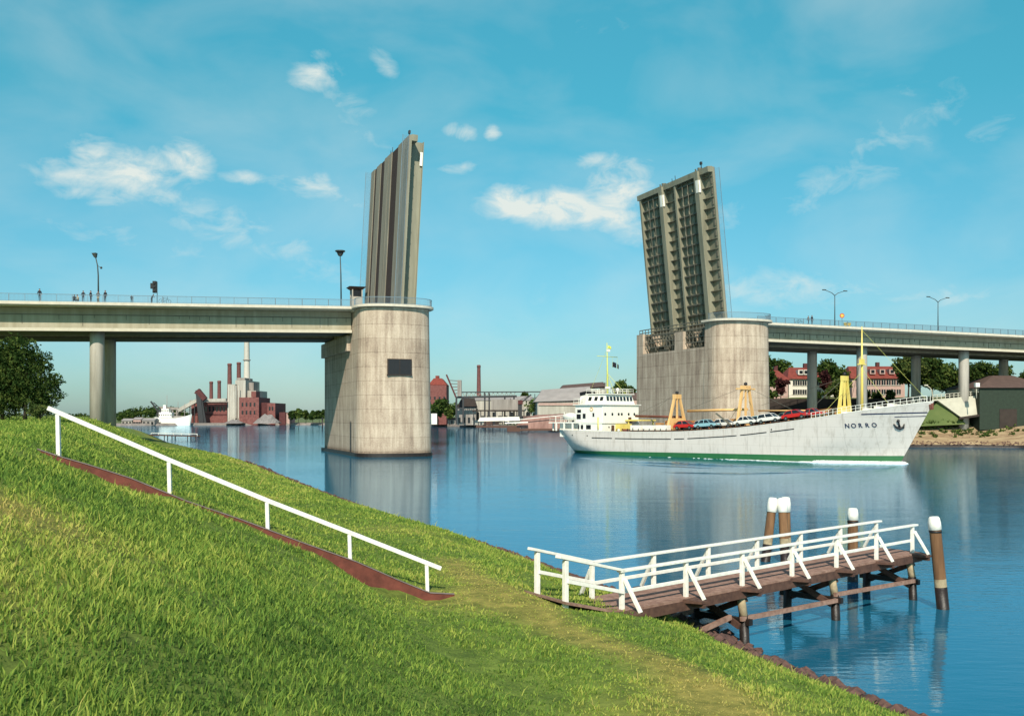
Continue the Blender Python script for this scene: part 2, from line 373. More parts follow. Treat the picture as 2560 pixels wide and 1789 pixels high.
ts = np.concatenate([np.arange(-75, 60, .45), np.arange(60, 200, 3), np.arange(200, 1050, 25)])
ds = np.concatenate([np.arange(-8, -.5, 1.2), np.arange(-.5, 24, .4), np.arange(24, 60, 3), np.arange(60, 320, 20)])
TT, DD = np.meshgrid(ts, ds, indexing='ij')
off = np.interp(TT, ST, SD)
BX = O.x+TT*A.x+(DD+off)*NN.x; BY = O.y+TT*A.y+(DD+off)*NN.y
BZ = ground_z(BX, BY)
def wear_at(x, y):
    t, d = td(x, y)
    wob = .5*np.sin(t*.35)+.3*np.sin(t*.9+1)
    path = 1.05*np.exp(-((d-6.9-wob*.6)/.6)**2)*(t < -8)*np.clip((-t-8)/3, 0, 1)
    spot = np.exp(-(((x+7.5)/1.6)**2+((y-13.6)/1.4)**2))*.9+np.exp(-(((x+5.0)/1.2)**2+((y-9.0)/1.3)**2))*.6
    land = np.exp(-(((x+.6)/1.6)**2+((y-23.3)/1.6)**2))
    far = .5*np.exp(-((d-4)/1.2)**2)*np.clip((t-30)/20, 0, 1)
    dry = .55*np.clip(np.sin(.31*x+.22*y+.8)*np.sin(.27*y-.41*x+2)*1.6-.75, 0, 1)
    return np.clip(path+spot+land+far+dry, 0, 1)
n0, n1 = TT.shape
idx = np.arange(n0*n1).reshape(n0, n1)
FQ = np.stack([idx[:-1,:-1].ravel(), idx[:-1,1:].ravel(), idx[1:,1:].ravel(), idx[1:,:-1].ravel()], 1)[:, ::-1]
bank = fast_mesh('bank_ground', np.stack([BX.ravel(), BY.ravel(), BZ.ravel()], 1), FQ, M['soil'],
                 dict(wear=wear_at(BX, BY).ravel(), mud=np.clip(1.9-DD/.85, 0, 1).ravel()), smooth=True)
tag(bank, kind='structure')
water = MB(); water.poly([(-6000,-300,0),(6000,-300,0),(6000,9000,0),(-6000,9000,0)]); tag(water.build('water', M['water']), kind='structure')

def vnoise(x, y, sc, seed):
    """smooth value noise"""
    g = np.random.default_rng(seed).random((256, 256)); x = np.asarray(x)/sc+500; y = np.asarray(y)/sc+500
    i, j = np.floor(x).astype(int), np.floor(y).astype(int); fx, fy = x-i, y-j; fx = fx*fx*(3-2*fx); fy = fy*fy*(3-2*fy)
    q = lambda a, b: g[a % 256, b % 256]
    return (q(i,j)*(1-fx)+q(i+1,j)*fx)*(1-fy)+(q(i,j+1)*(1-fx)+q(i+1,j+1)*fx)*fy
# grass: many single blades, thinning and thickening with distance
def grass():
    n = 1000000
    r = 3.0+(RNG.random(n)**2.0)*130.0
    th = np.radians(RNG.uniform(-42, 40, n))
    x = r*np.sin(th); y = r*np.cos(th)-1.0
    t, d = td(x, y)
    keep = (d > 1.05+.5*RNG.random(n)+.25*np.sin(t*1.7)*np.sin(t*.6)) & (y > 1)
    cl = 1.6*(vnoise(x, y, .55, 1)-.5)+1.3*(vnoise(x, y, .17, 2)-.5)
    big = vnoise(x, y, 2.6, 3)
    w = wear_at(x, y)
    keep &= (RNG.random(n) > w*.45) & (RNG.random(n) > .8*np.clip((.26-vnoise(x, y, .32, 4))*9, 0, 1))
    x, y, r, d, w, cl, big = x[keep], y[keep], r[keep], d[keep], w[keep], cl[keep], big[keep]
    n = len(x)
    tall = np.clip((d-10)/3, 0, 1)*np.clip(1.3-np.hypot(x+3, y-9)/16, .25, 1)
    h = (.046+.036*tall+.034*cl)*(.45+1.0*RNG.random(n))*(1-.5*w)*(.8+.5*big)
    seed = RNG.random(n) < .013; h = np.where(seed, h*1.6+.06, h)
    h = np.maximum(h, .022)*(1+r*.012)
    wd = (.0026+.00055*r)*(.7+.6*RNG.random(n)); wd = np.where(seed, wd*.6, wd)
    az = RNG.uniform(0, 2*np.pi, n); fx, fy = np.cos(az), np.sin(az)
    la = RNG.normal(-.5, 1.7, n); lean = h*RNG.uniform(.1, .95, n); lx, ly = np.cos(la)*lean, np.sin(la)*lean
    z = ground_z(x, y)-.015
    P = np.empty((n, 5, 3), np.float32)
    P[:,0] = np.stack([x-fx*wd, y-fy*wd, z], 1); P[:,1] = np.stack([x+fx*wd, y+fy*wd, z], 1)
    P[:,2] = np.stack([x-fx*wd*.8+lx*.35, y-fy*wd*.8+ly*.35, z+h*.6], 1); P[:,3] = np.stack([x+fx*wd*.8+lx*.35, y+fy*wd*.8+ly*.35, z+h*.6], 1)
    P[:,4] = np.stack([x+lx, y+ly, z+h], 1)
    b = (np.arange(n)*5)[:,None]
    Fc = np.concatenate([b+np.array([[0,1,3]]), b+np.array([[0,3,2]]), b+np.array([[2,3,4]])], 1).reshape(-1, 3)
    patch = big-.4+.5*(vnoise(x, y, .9, 6)-.5)
    tint = np.clip(.05+.50*RNG.random(n)+.10*cl+.36*patch+.45*w+.10*np.clip((11-d)/5, 0, 1)+np.where(seed, .25, 0), 0, 1)
    o = fast_mesh('grass', P.reshape(-1, 3), Fc, M['grass'], dict(tint=np.repeat(tint, 5)))
    tag(o, 'green and yellow grass covering the sloping near bank', 'grass', kind='stuff')
grass()

# rubble along the water's edge
def rubble():
    mb = MB(); rr = random.Random(3)
    for k in range(2600):
        t = rr.uniform(-30, 75) if k < 2150 else rr.uniform(75, 170)
        d = rr.uniform(-.5, 1.35); s = rr.uniform(.07, .25)*(1 if t < 75 else 1.7)
        sd = float(np.interp(t, ST, SD)); p = O+A*t+NN*(d+sd)
        z = float(np.interp(d, PROF[:,0], PROF[:,1]))
        c = Vector((p.x, p.y, max(z, -.05)+s*.1)); base = len(mb.v)
        for (a, b_, c_) in ((1,0,0),(-1,0,0),(0,1,0),(0,-1,0),(.1,0,.7),(0,.1,-.7),(.7,.6,.3),(-.6,.7,.25),(-.7,-.6,.3),(.6,-.7,.35)):
            mb.pt(c+Vector((a, b_, c_))*s*rr.uniform(.75, 1.25))
        for q in ((0,6,4),(6,2,4),(2,7,4),(7,1,4),(1,8,4),(8,3,4),(3,9,4),(9,0,4),(0,2,6),(2,1,7),(1,3,8),(3,0,9),(2,0,5),(1,2,5),(3,1,5),(0,3,5)):
            mb.face([base+i for i in q])
    tag(mb.build('rubble_stones', M['stone']), 'dark brown rubble stones lining the water edge of the grassy bank', 'stones', kind='stuff')
rubble()

# ------------------------------------------------------------------ handrail and edging down the bank
def on_ground(x, y, up=0.0, lo=11.0, hi=30.0):
    """where the sight line through photo pixel x, y meets the bank (or a height up above it)"""
    q = min(np.arange(lo, hi, .02), key=lambda q: abs(at(x, y, q).z-float(ground_z(at(x, y, q).x, at(x, y, q).y))-up))
    return at(x, y, float(q))
PX = ((147,1136,1031), (425,1232,1150), (670,1326,1251), (876,1403,1331), (1069,1474,1407))
RA, RB = on_ground(*PX[0][:2], .05), on_ground(*PX[-1][:2], .05)
RP = []
for x, yb, yt in PX:      # all five stand on one straight line in plan
    r = (x-CX)/F; dx, dy = RB.x-RA.x, RB.y-RA.y; k = (r*RA.y-RA.x)/(dx-r*dy)
    Y = RA.y+dy*k; z = H+(HZ-yb)*Y/F; RP.append((RA.x+dx*k, Y, z, (yb-yt)*Y/F))
hr = thing('handrail', 'white handrail on five posts running down the grassy bank', 'handrail', (-6.8,15,5.6))
top = []
for x, y, z, h in RP:
    zb = z-.08
    b = MB(); b.bar((x,y,zb), (x-.02,y,z+h-.035), .085, .085); b.build('post', M['white'], hr, .006)
    top.append(Vector((x,y,z+h)))
d0 = (top[1]-top[0]).normalized(); d1 = (top[-1]-top[-2]).normalized()
b = MB(); pts = [top[0]-d0*.25]+top+[top[-1]+d1*.34]
for p, q in zip(pts, pts[1:]): b.bar(p, q+(q-p).normalized()*.004, .10, .095)
b.build('rail', M['white'], hr, .006)
# edging board: nearer side of the posts, thin at the top and deep at its foot
def edging():
    e = thing('timber_edging', 'long red brown timber edging set in the bank beneath the handrail', 'edging', (-6.9,14.8,5.4))
    px = [(95,1143,14.6),(150,1140,15.0),(220,1160,15.5),(330,1195,16.2),(470,1252,17.2),(600,1296,18.3),(760,1356,19.6),(890,1402,20.8),(1000,1450,22.0),(1075,1480,22.8),(1135,1508,23.3)]
    dp = [.07,.12,.14,.15,.15,.18,.25,.32,.37,.33,.15]
    f = MB(); c = MB()
    P = []
    for (x, y, D), dd in zip(px, dp):
        P.append(on_ground(x, y, dd*.95))
    # the board follows the straight line of the posts, on their near side
    dv = (Vector(RP[-1][:2])-Vector(RP[0][:2])).normalized(); nv = Vector((dv.y, -dv.x)); A0 = Vector(RP[0][:2])+nv*.10
    for i, (x, y, D) in enumerate(px):
        r = (x-CX)/F; k = (r*A0.y-A0.x)/(dv.x-r*dv.y); Y = A0.y+dv.y*k; P[i] = Vector((A0.x+dv.x*k, Y, H+(HZ-y)*Y/F))
    gz = [float(ground_z(p.x+nv.x*.12, p.y+nv.y*.12)) for p in P]
    for p, g, up_ in zip(P, gz, (.02,.07,.09,.10,.10,.12,.16,.2,.2,.16,.06)): p.z = max(p.z, g+up_)
    dp = [max(.05, p.z-g) for p, g in zip(P, gz)]; nb3 = Vector((-nv.x, -nv.y, 0))
    side = Vector((.47,-.88,0)).normalized()
    nb = nb3
    for k in range(len(P)-1):
        a, q = P[k], P[k+1]; w = nb*.11
        f.hexa([a-Vector((0,0,dp[k]+.3)), q-Vector((0,0,dp[k+1]+.3)), q-Vector((0,0,dp[k+1]+.3))-w, a-Vector((0,0,dp[k]+.3))-w], [a, q, q-w, a-w])
        up = Vector((0,0,.012)); g = Vector((0,0,.002))
        c.hexa([a+g-nb*.015, q+g-nb*.015, q+g-w*1.2, a+g-w*1.2], [a+up-nb*.015, q+up-nb*.015, q+up-w*1.2, a+up-w*1.2])
    f.build('board', M['rust'], e); c.build('capping', M['rusttop'], e)
    return P
EP = edging()
# ground is lowered in front of the edging by the terrain itself; the board stands proud of the grass

# ------------------------------------------------------------------ jetty
B1 = Vector((2.68,24.4)); JA = Vector((.74,.67)).normalized(); JF = Vector((-JA.y, JA.x))
def TJ(s, q, z):
    p = B1+JA*s+JF*q; return (p.x, p.y, z)
def jetty():
    j = thing('wooden_jetty', 'brown plank jetty with white railings reaching out from the bank', 'jetty', TJ(0,0,1.5))
    zd = 1.58
    d = MB(TJ)
    for k in range(9):      # planks laid along the jetty
        q0 = -.16+k*.2; d.box(-.1 if k % 2 else -.16, 15.35+.04*(k % 3), q0, q0+.19, zd-.06, zd+.004*(k % 2))
    d.build('deck', M['wood'], j)
    bm = MB(TJ)
    for q in (-.12, .7, 1.52): bm.box(-.1, 15.3, q-.08, q+.08, zd-.30, zd-.064)
    bm.build('deck_beam', M['woodbeam'], j)
    NS = [2.5*k for k in range(7)]; FS = [.48+2.46*k for k in range(7)]
    for s in NS:
        o = MB(TJ); o.hexa([(s-.13,-.62,zd-.10),(s+.13,-.62,zd-.10),(s+.34,-.165,zd-.10),(s-.34,-.165,zd-.10)], [(s-.13,-.62,zd-.04),(s+.13,-.62,zd-.04),(s+.34,-.165,zd-.01),(s-.34,-.165,zd-.01)])
        o.bar((s,-.6,zd-.16), (s,1.6,zd-.16), .11, .11); o.build('outrigger', M['woodbeam'], j)
    for s in FS:
        o = MB(TJ); o.box(s-.12, s+.12, 1.645, 2.1, zd-.11, zd-.05); o.build('outrigger', M['woodbeam'], j)
    for q, SS, sg in ((0.0, NS, -1), (1.45, FS, 1)):
        for s in SS:
            p = MB(TJ); p.bar(TJI(s,q,zd-.05), TJI(s,q,zd+.90), .105, .105); p.build('post', M['white'], j, .006)
            p = MB(TJ); p.bar(TJI(s+.02,q+sg*.07,zd+.74), TJI(s+.1,q+sg*.52,zd-.03), .085, .085); p.build('brace', M['white'], j, .006)
        r = MB(TJ); r.box(SS[0]-.1, SS[-1]+.28, q-.085, q+.085, zd+.902, zd+.965); r.build('top_rail', M['white'], j, .008)
        r = MB(TJ); r.box(SS[0]-.05, SS[-1]+.05, q-sg*.055-.03, q-sg*.055+.03, zd+.36, zd+.45); r.build('middle_rail', M['white'], j, .006)
    # short ramp up to the bank with its own posts
    for q, s1, ex in ((0.0, 0.0, .0), (1.45, .48, .0)):
        s0 = s1-1.95; up = .48
        zb = float(ground_z(*TJ(s0, q, 0)[:2]))
        p = MB(TJ); p.bar(TJI(s0,q,min(zb, zd+up-.1)-.2), TJI(s0,q,zd+.90+up), .11, .11); p.build('post', M['white'], j, .006)
        r = MB(TJ); r.bar((s0-.25,q,zd+.945+up+.06), (s1+.02,q,zd+.945), .17, .07); r.build('top_rail', M['white'], j, .008)
        r = MB(TJ); r.bar((s0,q-.06,zd+.42+up), (s1,q-.06,zd+.42), .06, .09); r.build('middle_rail', M['white'], j, .006)
    rp = MB(TJ)
    rp.hexa([(-2.1,-.15,zd+.40),(-.12,-.15,zd-.1),(-.12,1.62,zd-.1),(-1.75,1.62,zd+.40)], [(-2.1,-.15,zd+.46),(-.12,-.15,zd-.03),(-.12,1.62,zd-.03),(-1.75,1.62,zd+.46)])
    rp.build('ramp', M['wood'], j)
    # trestles
    for ti, s in enumerate((4.9, 9.7, 14.75)):
        for q, lean in ((-.02, -.16), (1.5, .12)):
            p = MB(TJ); pts = [(s, q, zd-.3), (s+.03, q+lean*.5, .75), (s+.05, q+lean, -1.2)]
            p.tube(pts[:2], [.115,.12], 10); p.cur = 1; p.tube([(s+.028, q+lean*.49, .78), pts[2]], [.135,.14], 10); p.build('pile', [M['pile'] if q > 1 else M['pilepale'], M['pilewet']], j)  # near row gets the paler timber, its lit look is in the colour
        x = MB(TJ)
        x.bar((s+.16,-.1,zd-.35), (s+.16,1.5,.5), .08, .17); x.bar((s-.16,1.55,zd-.35), (s-.16,-.1,.5), .08, .17)
        x.build('cross_brace', M['woodbeam'], j)
        x = MB(TJ); x.bar((s+.02,-.35,.62), (s+.02,1.8,.62), .16, .17); x.build('tie_beam', M['pilewet'], j)
    for s0, s1, z0, z1 in ((4.7, 9.9, .72, .62), (9.6, 14.9, .80, .66)):
        x = MB(TJ); x.bar((s0,-.18,z0), (s1,-.22,z1), .09, .12); x.build('walings', M['wood'], j)
    x = MB(TJ); x.bar((4.6,.1,.75), (2.6,.15,.45), .09, .13); x.bar((4.6,1.4,.75), (3.0,1.4,.6), .09, .13); x.build('walings', M['wood'], j)
def TJI(s, q, z): return (s, q, z)
jetty()

def mooring_pile(mb, base, topp, r, capz):
    """brown timber, wet foot, pale tide band and white painted head"""
    b = Vector(base); t = Vector(topp)
    def p(z): return b+(t-b)*((z-b.z)/(t.z-b.z))
    mb.cur = 1; mb.tube([p(-1.5), p(.72)], [r*1.02, r*1.02], 14)
    mb.cur = 2; mb.tube([p(.72), p(.78), p(.98)], [r*1.0, r*.99, r*.985], 14, caps=False)
    mb.cur = 0; mb.tube([p(.98), p(lerp(.98, capz, .5)), p(capz)], [r*.985, r*.97, r*.95], 14, caps=False)
def pile_head(mb, base, topp, r, capz):
    b = Vector(base); t = Vector(topp)
    def p(z): return b+(t-b)*((z-b.z)/(t.z-b.z))
    mb.tube([p(capz), p(capz+.01), p(lerp(capz, t.z, .55)), p(t.z-.05), p(t.z)], [r*.95, r*1.06, r*1.03, r*.9, r*.72], 14)
def lone_pile(label, base, topp, r, ch):
    t = thing('mooring_pile', label, 'mooring pile', base, group='white capped mooring piles by the jetty')
    mb = MB(); mooring_pile(mb, base, topp, r, topp[2]-ch); mb.build('shaft', [M['pile'], M['pilewet'], M['pilepale']], t)
    mb = MB(); pile_head(mb, base, topp, r, topp[2]-ch); mb.build('painted_head', M['white'], t)
    b = MB(); z = topp[2]-ch; k = (z-.06-base[2])/(topp[2]-base[2]); q = Vector(base)+(Vector(topp)-Vector(base))*k
    b.tube([q-Vector((0,0,.03)), q+Vector((0,0,.03))], r*1.04, 14); b.build('iron_band', M['black'], t)
lone_pile('leaning brown mooring pile with white head standing off the jetty end', (14.05,32.6,0), (13.75,32.6,3.0), .195, .42)
lone_pile('upright white headed mooring pile directly behind the jetty railing', (12.95,38,0), (12.95,38,2.78), .2, .45)
def dolphin():
    t = thing('mooring_dolphin', 'cluster of three leaning mooring piles joined under white heads', 'mooring dolphin', (11.5,43.5,0))
    for (bx, by, tx, ty) in ((10.95,43.2,11.36,43.5), (11.75,43.0,11.72,43.4), (12.1,44.0,11.95,43.7)):
        mb = MB(); mooring_pile(mb, (bx,by,0), (tx,ty,2.72), .2, 2.1); mb.build('pile', [M['pile'], M['pilewet'], M['pilepale']], t)
        mb = MB(); pile_head(mb, (bx,by,0), (tx,ty,2.72), .215, 2.1); mb.build('painted_head', M['white'], t)
dolphin()

# ------------------------------------------------------------------ bridge
P0 = Vector((-20.6,156)); UU = Vector((.934,.358)).normalized(); VV = Vector((-UU.y, UU.x))
def UV(u, v, z):
    p = P0+UU*u+VV*v; return (p.x, p.y, z)
RZB = math.atan2(UU.y, UU.x)
def zdeck(u):
    if u < -4: return 23.1+.023*(u+4)
    if u > 66: return 23.2-.0095*(u-66)
    return 23.1
BW = 27.0
def u_of(x, v=.8):
    r = (x-CX)/F
    p = P0+VV*v
    return (r*p.y-p.x)/(UU.x-UU.y*r)

def approach(name, label, u0, u1, dep):
    b = thing(name, label, 'bridge', UV((u0+u1)/2, 0, 0))
    n = max(2, int(abs(u1-u0)/8)); us = [lerp(u0, u1, k/n) for k in range(n+1)]
    def strip(mb, v0, v1, za, zb, ua=None, ub=None):
        rows = []
        for u in us:
            z = zdeck(u); rows.append([mb.pt((u,v0,z+za)), mb.pt((u,v1,z+za)), mb.pt((u,v1,z+zb)), mb.pt((u,v0,z+zb))])
        for a, c in zip(rows, rows[1:]):
            for i in range(4): mb.face((a[i], c[i], c[(i+1)%4], a[(i+1)%4]))
        mb.face(rows[0]); mb.face(rows[-1][::-1])
    m = MB(UV); strip(m, .32, BW-.32, -.50, -.06); m.build('deck_slab', M['edge'], b)
    m = MB(UV); strip(m, 4.0, BW-4.0, -.056, -.03); m.build('roadway', M['asphalt'], b)
    for v0 in (0.0, BW-.3):
        m = MB(UV); strip(m, v0, v0+.3, -.36, .05); m.build('edge_beam', M['edge'], b)
    for v0, v1 in ((.32, 3.8), (BW-3.8, BW-.32)):
        m = MB(UV); strip(m, v0, v1, -.056, .02); m.build('footway', M['walk'], b)
    for va, vb in ((2.7, 9.2), (17.8, 24.3)):
        m = MB(UV); strip(m, va, va+.12, -dep+.25, -.552); strip(m, vb-.12, vb, -dep+.25, -.552); m.build('box_girder', M['girder'], b)
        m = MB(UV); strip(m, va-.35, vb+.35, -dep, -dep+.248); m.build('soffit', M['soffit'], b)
    for va in (2.2, 24.4):
        m = MB(UV); strip(m, va, va+.14, -dep-.03, -dep+.42); m.build('bottom_flange', M['flange'], b)
    # stiffeners and drain marks on the near web
    rr = random.Random(int(u0)+5); u = max(u0, -62)+.6; ue = min(u1, 140)
    while u < ue-.4:
        z = zdeck(u); l = rr.choice((.5,.7,.7,1.3,1.6)); m = MB(UV); m.box(u-.03, u+.03, 2.63, 2.698, z-1.5-l, z-1.5); m.build('web_stiffener', M['leafdark'], b); u += rr.uniform(1.2, 1.6) if rr.random() < .7 else rr.uniform(3, 5)
    m = MB(UV); strip(m, 2.58, 2.68, -1.55, -1.47); m.build('service_pipe', M['leafdark'], b)
    for v in (.15, BW-.15):
        m = MB(UV); strip(m, v-.04, v+.04, 1.05, 1.12); strip(m, v-.02, v+.02, .14, .18)
        u = u0
        while u < u1:
            z = zdeck(u); m.box(u-.014, u+.014, v-.014, v+.014, z+.05, z+1.05)
            u += .16
        u = u0
        while u < u1:
            z = zdeck(u); m.box(u-.04, u+.04, v-.045, v+.045, z+.05, z+1.1); u += 2.0
        m.build('railing', M['railm'], b)
    return b
approach('road_bridge', 'left road bridge span with deep grey green girder above the grassy bank', -130, -3.95, 3.85)
approach('road_bridge', 'right road bridge span crossing the far bank above the red roofs', 69.75, 190, 3.2)

def pier(name, label, uc, s):
    """s = +1: channel side faces +u (left pier); -1 mirrored"""
    def T(u, v, z): return UV(uc+s*u, v, z)
    b = thing(name, label, 'bridge pier', UV(uc, 0, 0))
    w = 5.6
    def outline(g, vback):
        pts = []
        for k in range(25):
            ph = math.pi*(1-k/24); c, sn = math.cos(ph), math.sin(ph)
            pts.append(((w+g)*math.copysign(abs(c)**.8, c), -1.0-(4.0+g)*abs(sn)**.8))
        return pts+[(w+g, vback), (-w-g, vback)]
    def prism(mb, poly, z0, z1, gr=0):
        mb.smooth = False
        mb.prism(poly if s > 0 else poly[::-1], z0, z1, gr)
    m = MB(T)
    prism(m, outline(0, .6), -2, 22.70, .45)
    for v0, v1, zt, ua, ub in ((.6, 26.2, 18.5, -w+1.4, w-.02), (8.2, 11.2, 21.8, 1.5, w-.02), (23.6, 26.2, 22.45, -w+1.4, w-.02)):
        m.box(ua, ub, v0+.002, v1, -2 if zt < 20 else 18.502, zt)
    m.box(-w-.02, -w+1.39, .602, 26.2, -2, 22.45)
    sh = m.build('shaft', M['pier'], b)
    m = MB(T); prism(m, outline(.7, .8), 22.75, 23.13); m.build('cap', M['edge'], b, .03)
    m = MB(T); m.box(-w-.3, -w+1.9, .82, 26.6, 22.455, 23.05); m.build('cap', M['edge'], b)
    m = MB(T); m.box(-w-.6, -w-.03, 4.0, 26.5, 16.5, 18.9); m.build('bearing_ledge', M['pier'], b)
    m = MB(T); prism(m, outline(.52, 26.9), -2, .55, .1); m.build('footing', M['pilewet'], b)
    # railing round the nose
    m = MB(T); q = outline(.4, .6)[:25]; L_ = 0
    for a, c in zip(q, q[1:]):
        m.bar((a[0], a[1], 24.2), (c[0], c[1], 24.2), .07, .07); m.bar((a[0], a[1], 23.25), (c[0], c[1], 23.25), .04, .04)
        d = math.hypot(c[0]-a[0], c[1]-a[1]); k = max(1, int(d/.17))
        for i in range(k): m.box(lerp(a[0],c[0],i/k)-.014, lerp(a[0],c[0],i/k)+.014, lerp(a[1],c[1],i/k)-.014, lerp(a[1],c[1],i/k)+.014, 23.12, 24.18)
    m.build('railing', M['railm'], b)
    return b, T, outline
pl, TL, outl = pier('bridge_pier', 'left rounded concrete bridge pier with a dark square opening', 1.8, 1)
pr, TR, _ = pier('bridge_pier', 'right concrete bridge pier standing behind the white ship', 64.6, -1)
# opening in the left pier: a boxed recess that stands a little proud of the curve
def opening():
    m = MB(TL)
    u0, u1, z0, z1, v = -1.75, 1.75, 12.5, 14.75, -5.34
    m.box(u0-.12, u0, v, v+1.9, z0, z1); m.box(u1, u1+.12, v, v+1.9, z0, z1); m.box(u0-.12, u1+.12, v, v+1.9, z1, z1+.12); m.box(u0-.2, u1+.2, v-.1, v+1.9, z0-.14, z0)
    w = m.build('window', M['retain'], pl)
    g = MB(TL); g.box(u0, u1, v+.02, v+.05, z0, z1); g.build('inner_shade', M['black'], w)  # black sheet painted as the shade inside the opening
    g = MB(TL); g.box((u0+u1)/2-.04, (u0+u1)/2+.04, v-.02, v+.018, z0, z1); g.build('mullion', M['retain'], w)
opening()
m = MB(TL); m.bar((-5.75,3,.6), (-5.75,3,5.4), .07); m.bar((-5.75,3.6,.6), (-5.75,3.6,5.4), .07)
for k in range(12): m.bar((-5.75,3,.8+.38*k), (-5.75,3.6,.8+.38*k), .04)
m.build('ladder', M['darksteel'], pl)
m = MB(TL); m.box(5.9, 6.95, -1.7, -1.6, 4.9, 6.6); m.box(5.4, 6.0, -1.6, -1.45, 5.2, 5.5); tag(m.build('signal_board', M['white']), 'small white signal board fixed low on the left pier edge', 'signal board')
# mast and machinery in the notches of the right pier
m = MB(TR)
m.box(-3.9, -3.6, .9, 23.5, 18.4, 22.6)
rr = random.Random(9)
for k in range(16):
    v = 1.2+rr.random()*21; m.box(2.0, 4.6, v, v+.35, 18.6, 19.6+rr.random()*1.9)
for v0, v1 in ((.7, 8.1), (11.3, 23.5)):
    m.bar((3.9, v0, 22.2), (3.9, v1, 22.2), .5, .5); m.bar((4.4, v0, 21.2), (4.4, v1, 21.2), .25, .25)
    m.bar((4.6, v0, 19.4), (4.6, v0+2.5, 22), .2, .2)
m.build('lifting_gear', M['leafdark'], pr)
m = MB(TR)
for z in (19.6, 20.6, 21.9, 22.7, 23.3): m.bar((5.0, .7, z), (5.0, 26.0, z), .14, .16)
for k in range(22):
    v = .8+k*1.2; m.bar((5.0, v, 19.5), (5.0, v, 23.3), .1); m.bar((5.0, v, 20.6), (5.0, min(v+1.2, 26), 21.9), .08)
    if k % 3 == 0: m.bar((5.0, v, 20.6), (3.6, v, 19.6), .12)
m.bar((4.6, .7, 21.92), (4.6, 26.0, 21.92), .9, .08)
m.build('service_gantry', M['leafdark'], pr)
m = MB(TL)
for v0, v1 in ((.7, 8.1), (11.3, 23.5)): m.bar((3.9, v0, 22.2), (3.9, v1, 22.2), .5, .5)
m.build('lifting_gear', M['leafdark'], pl)

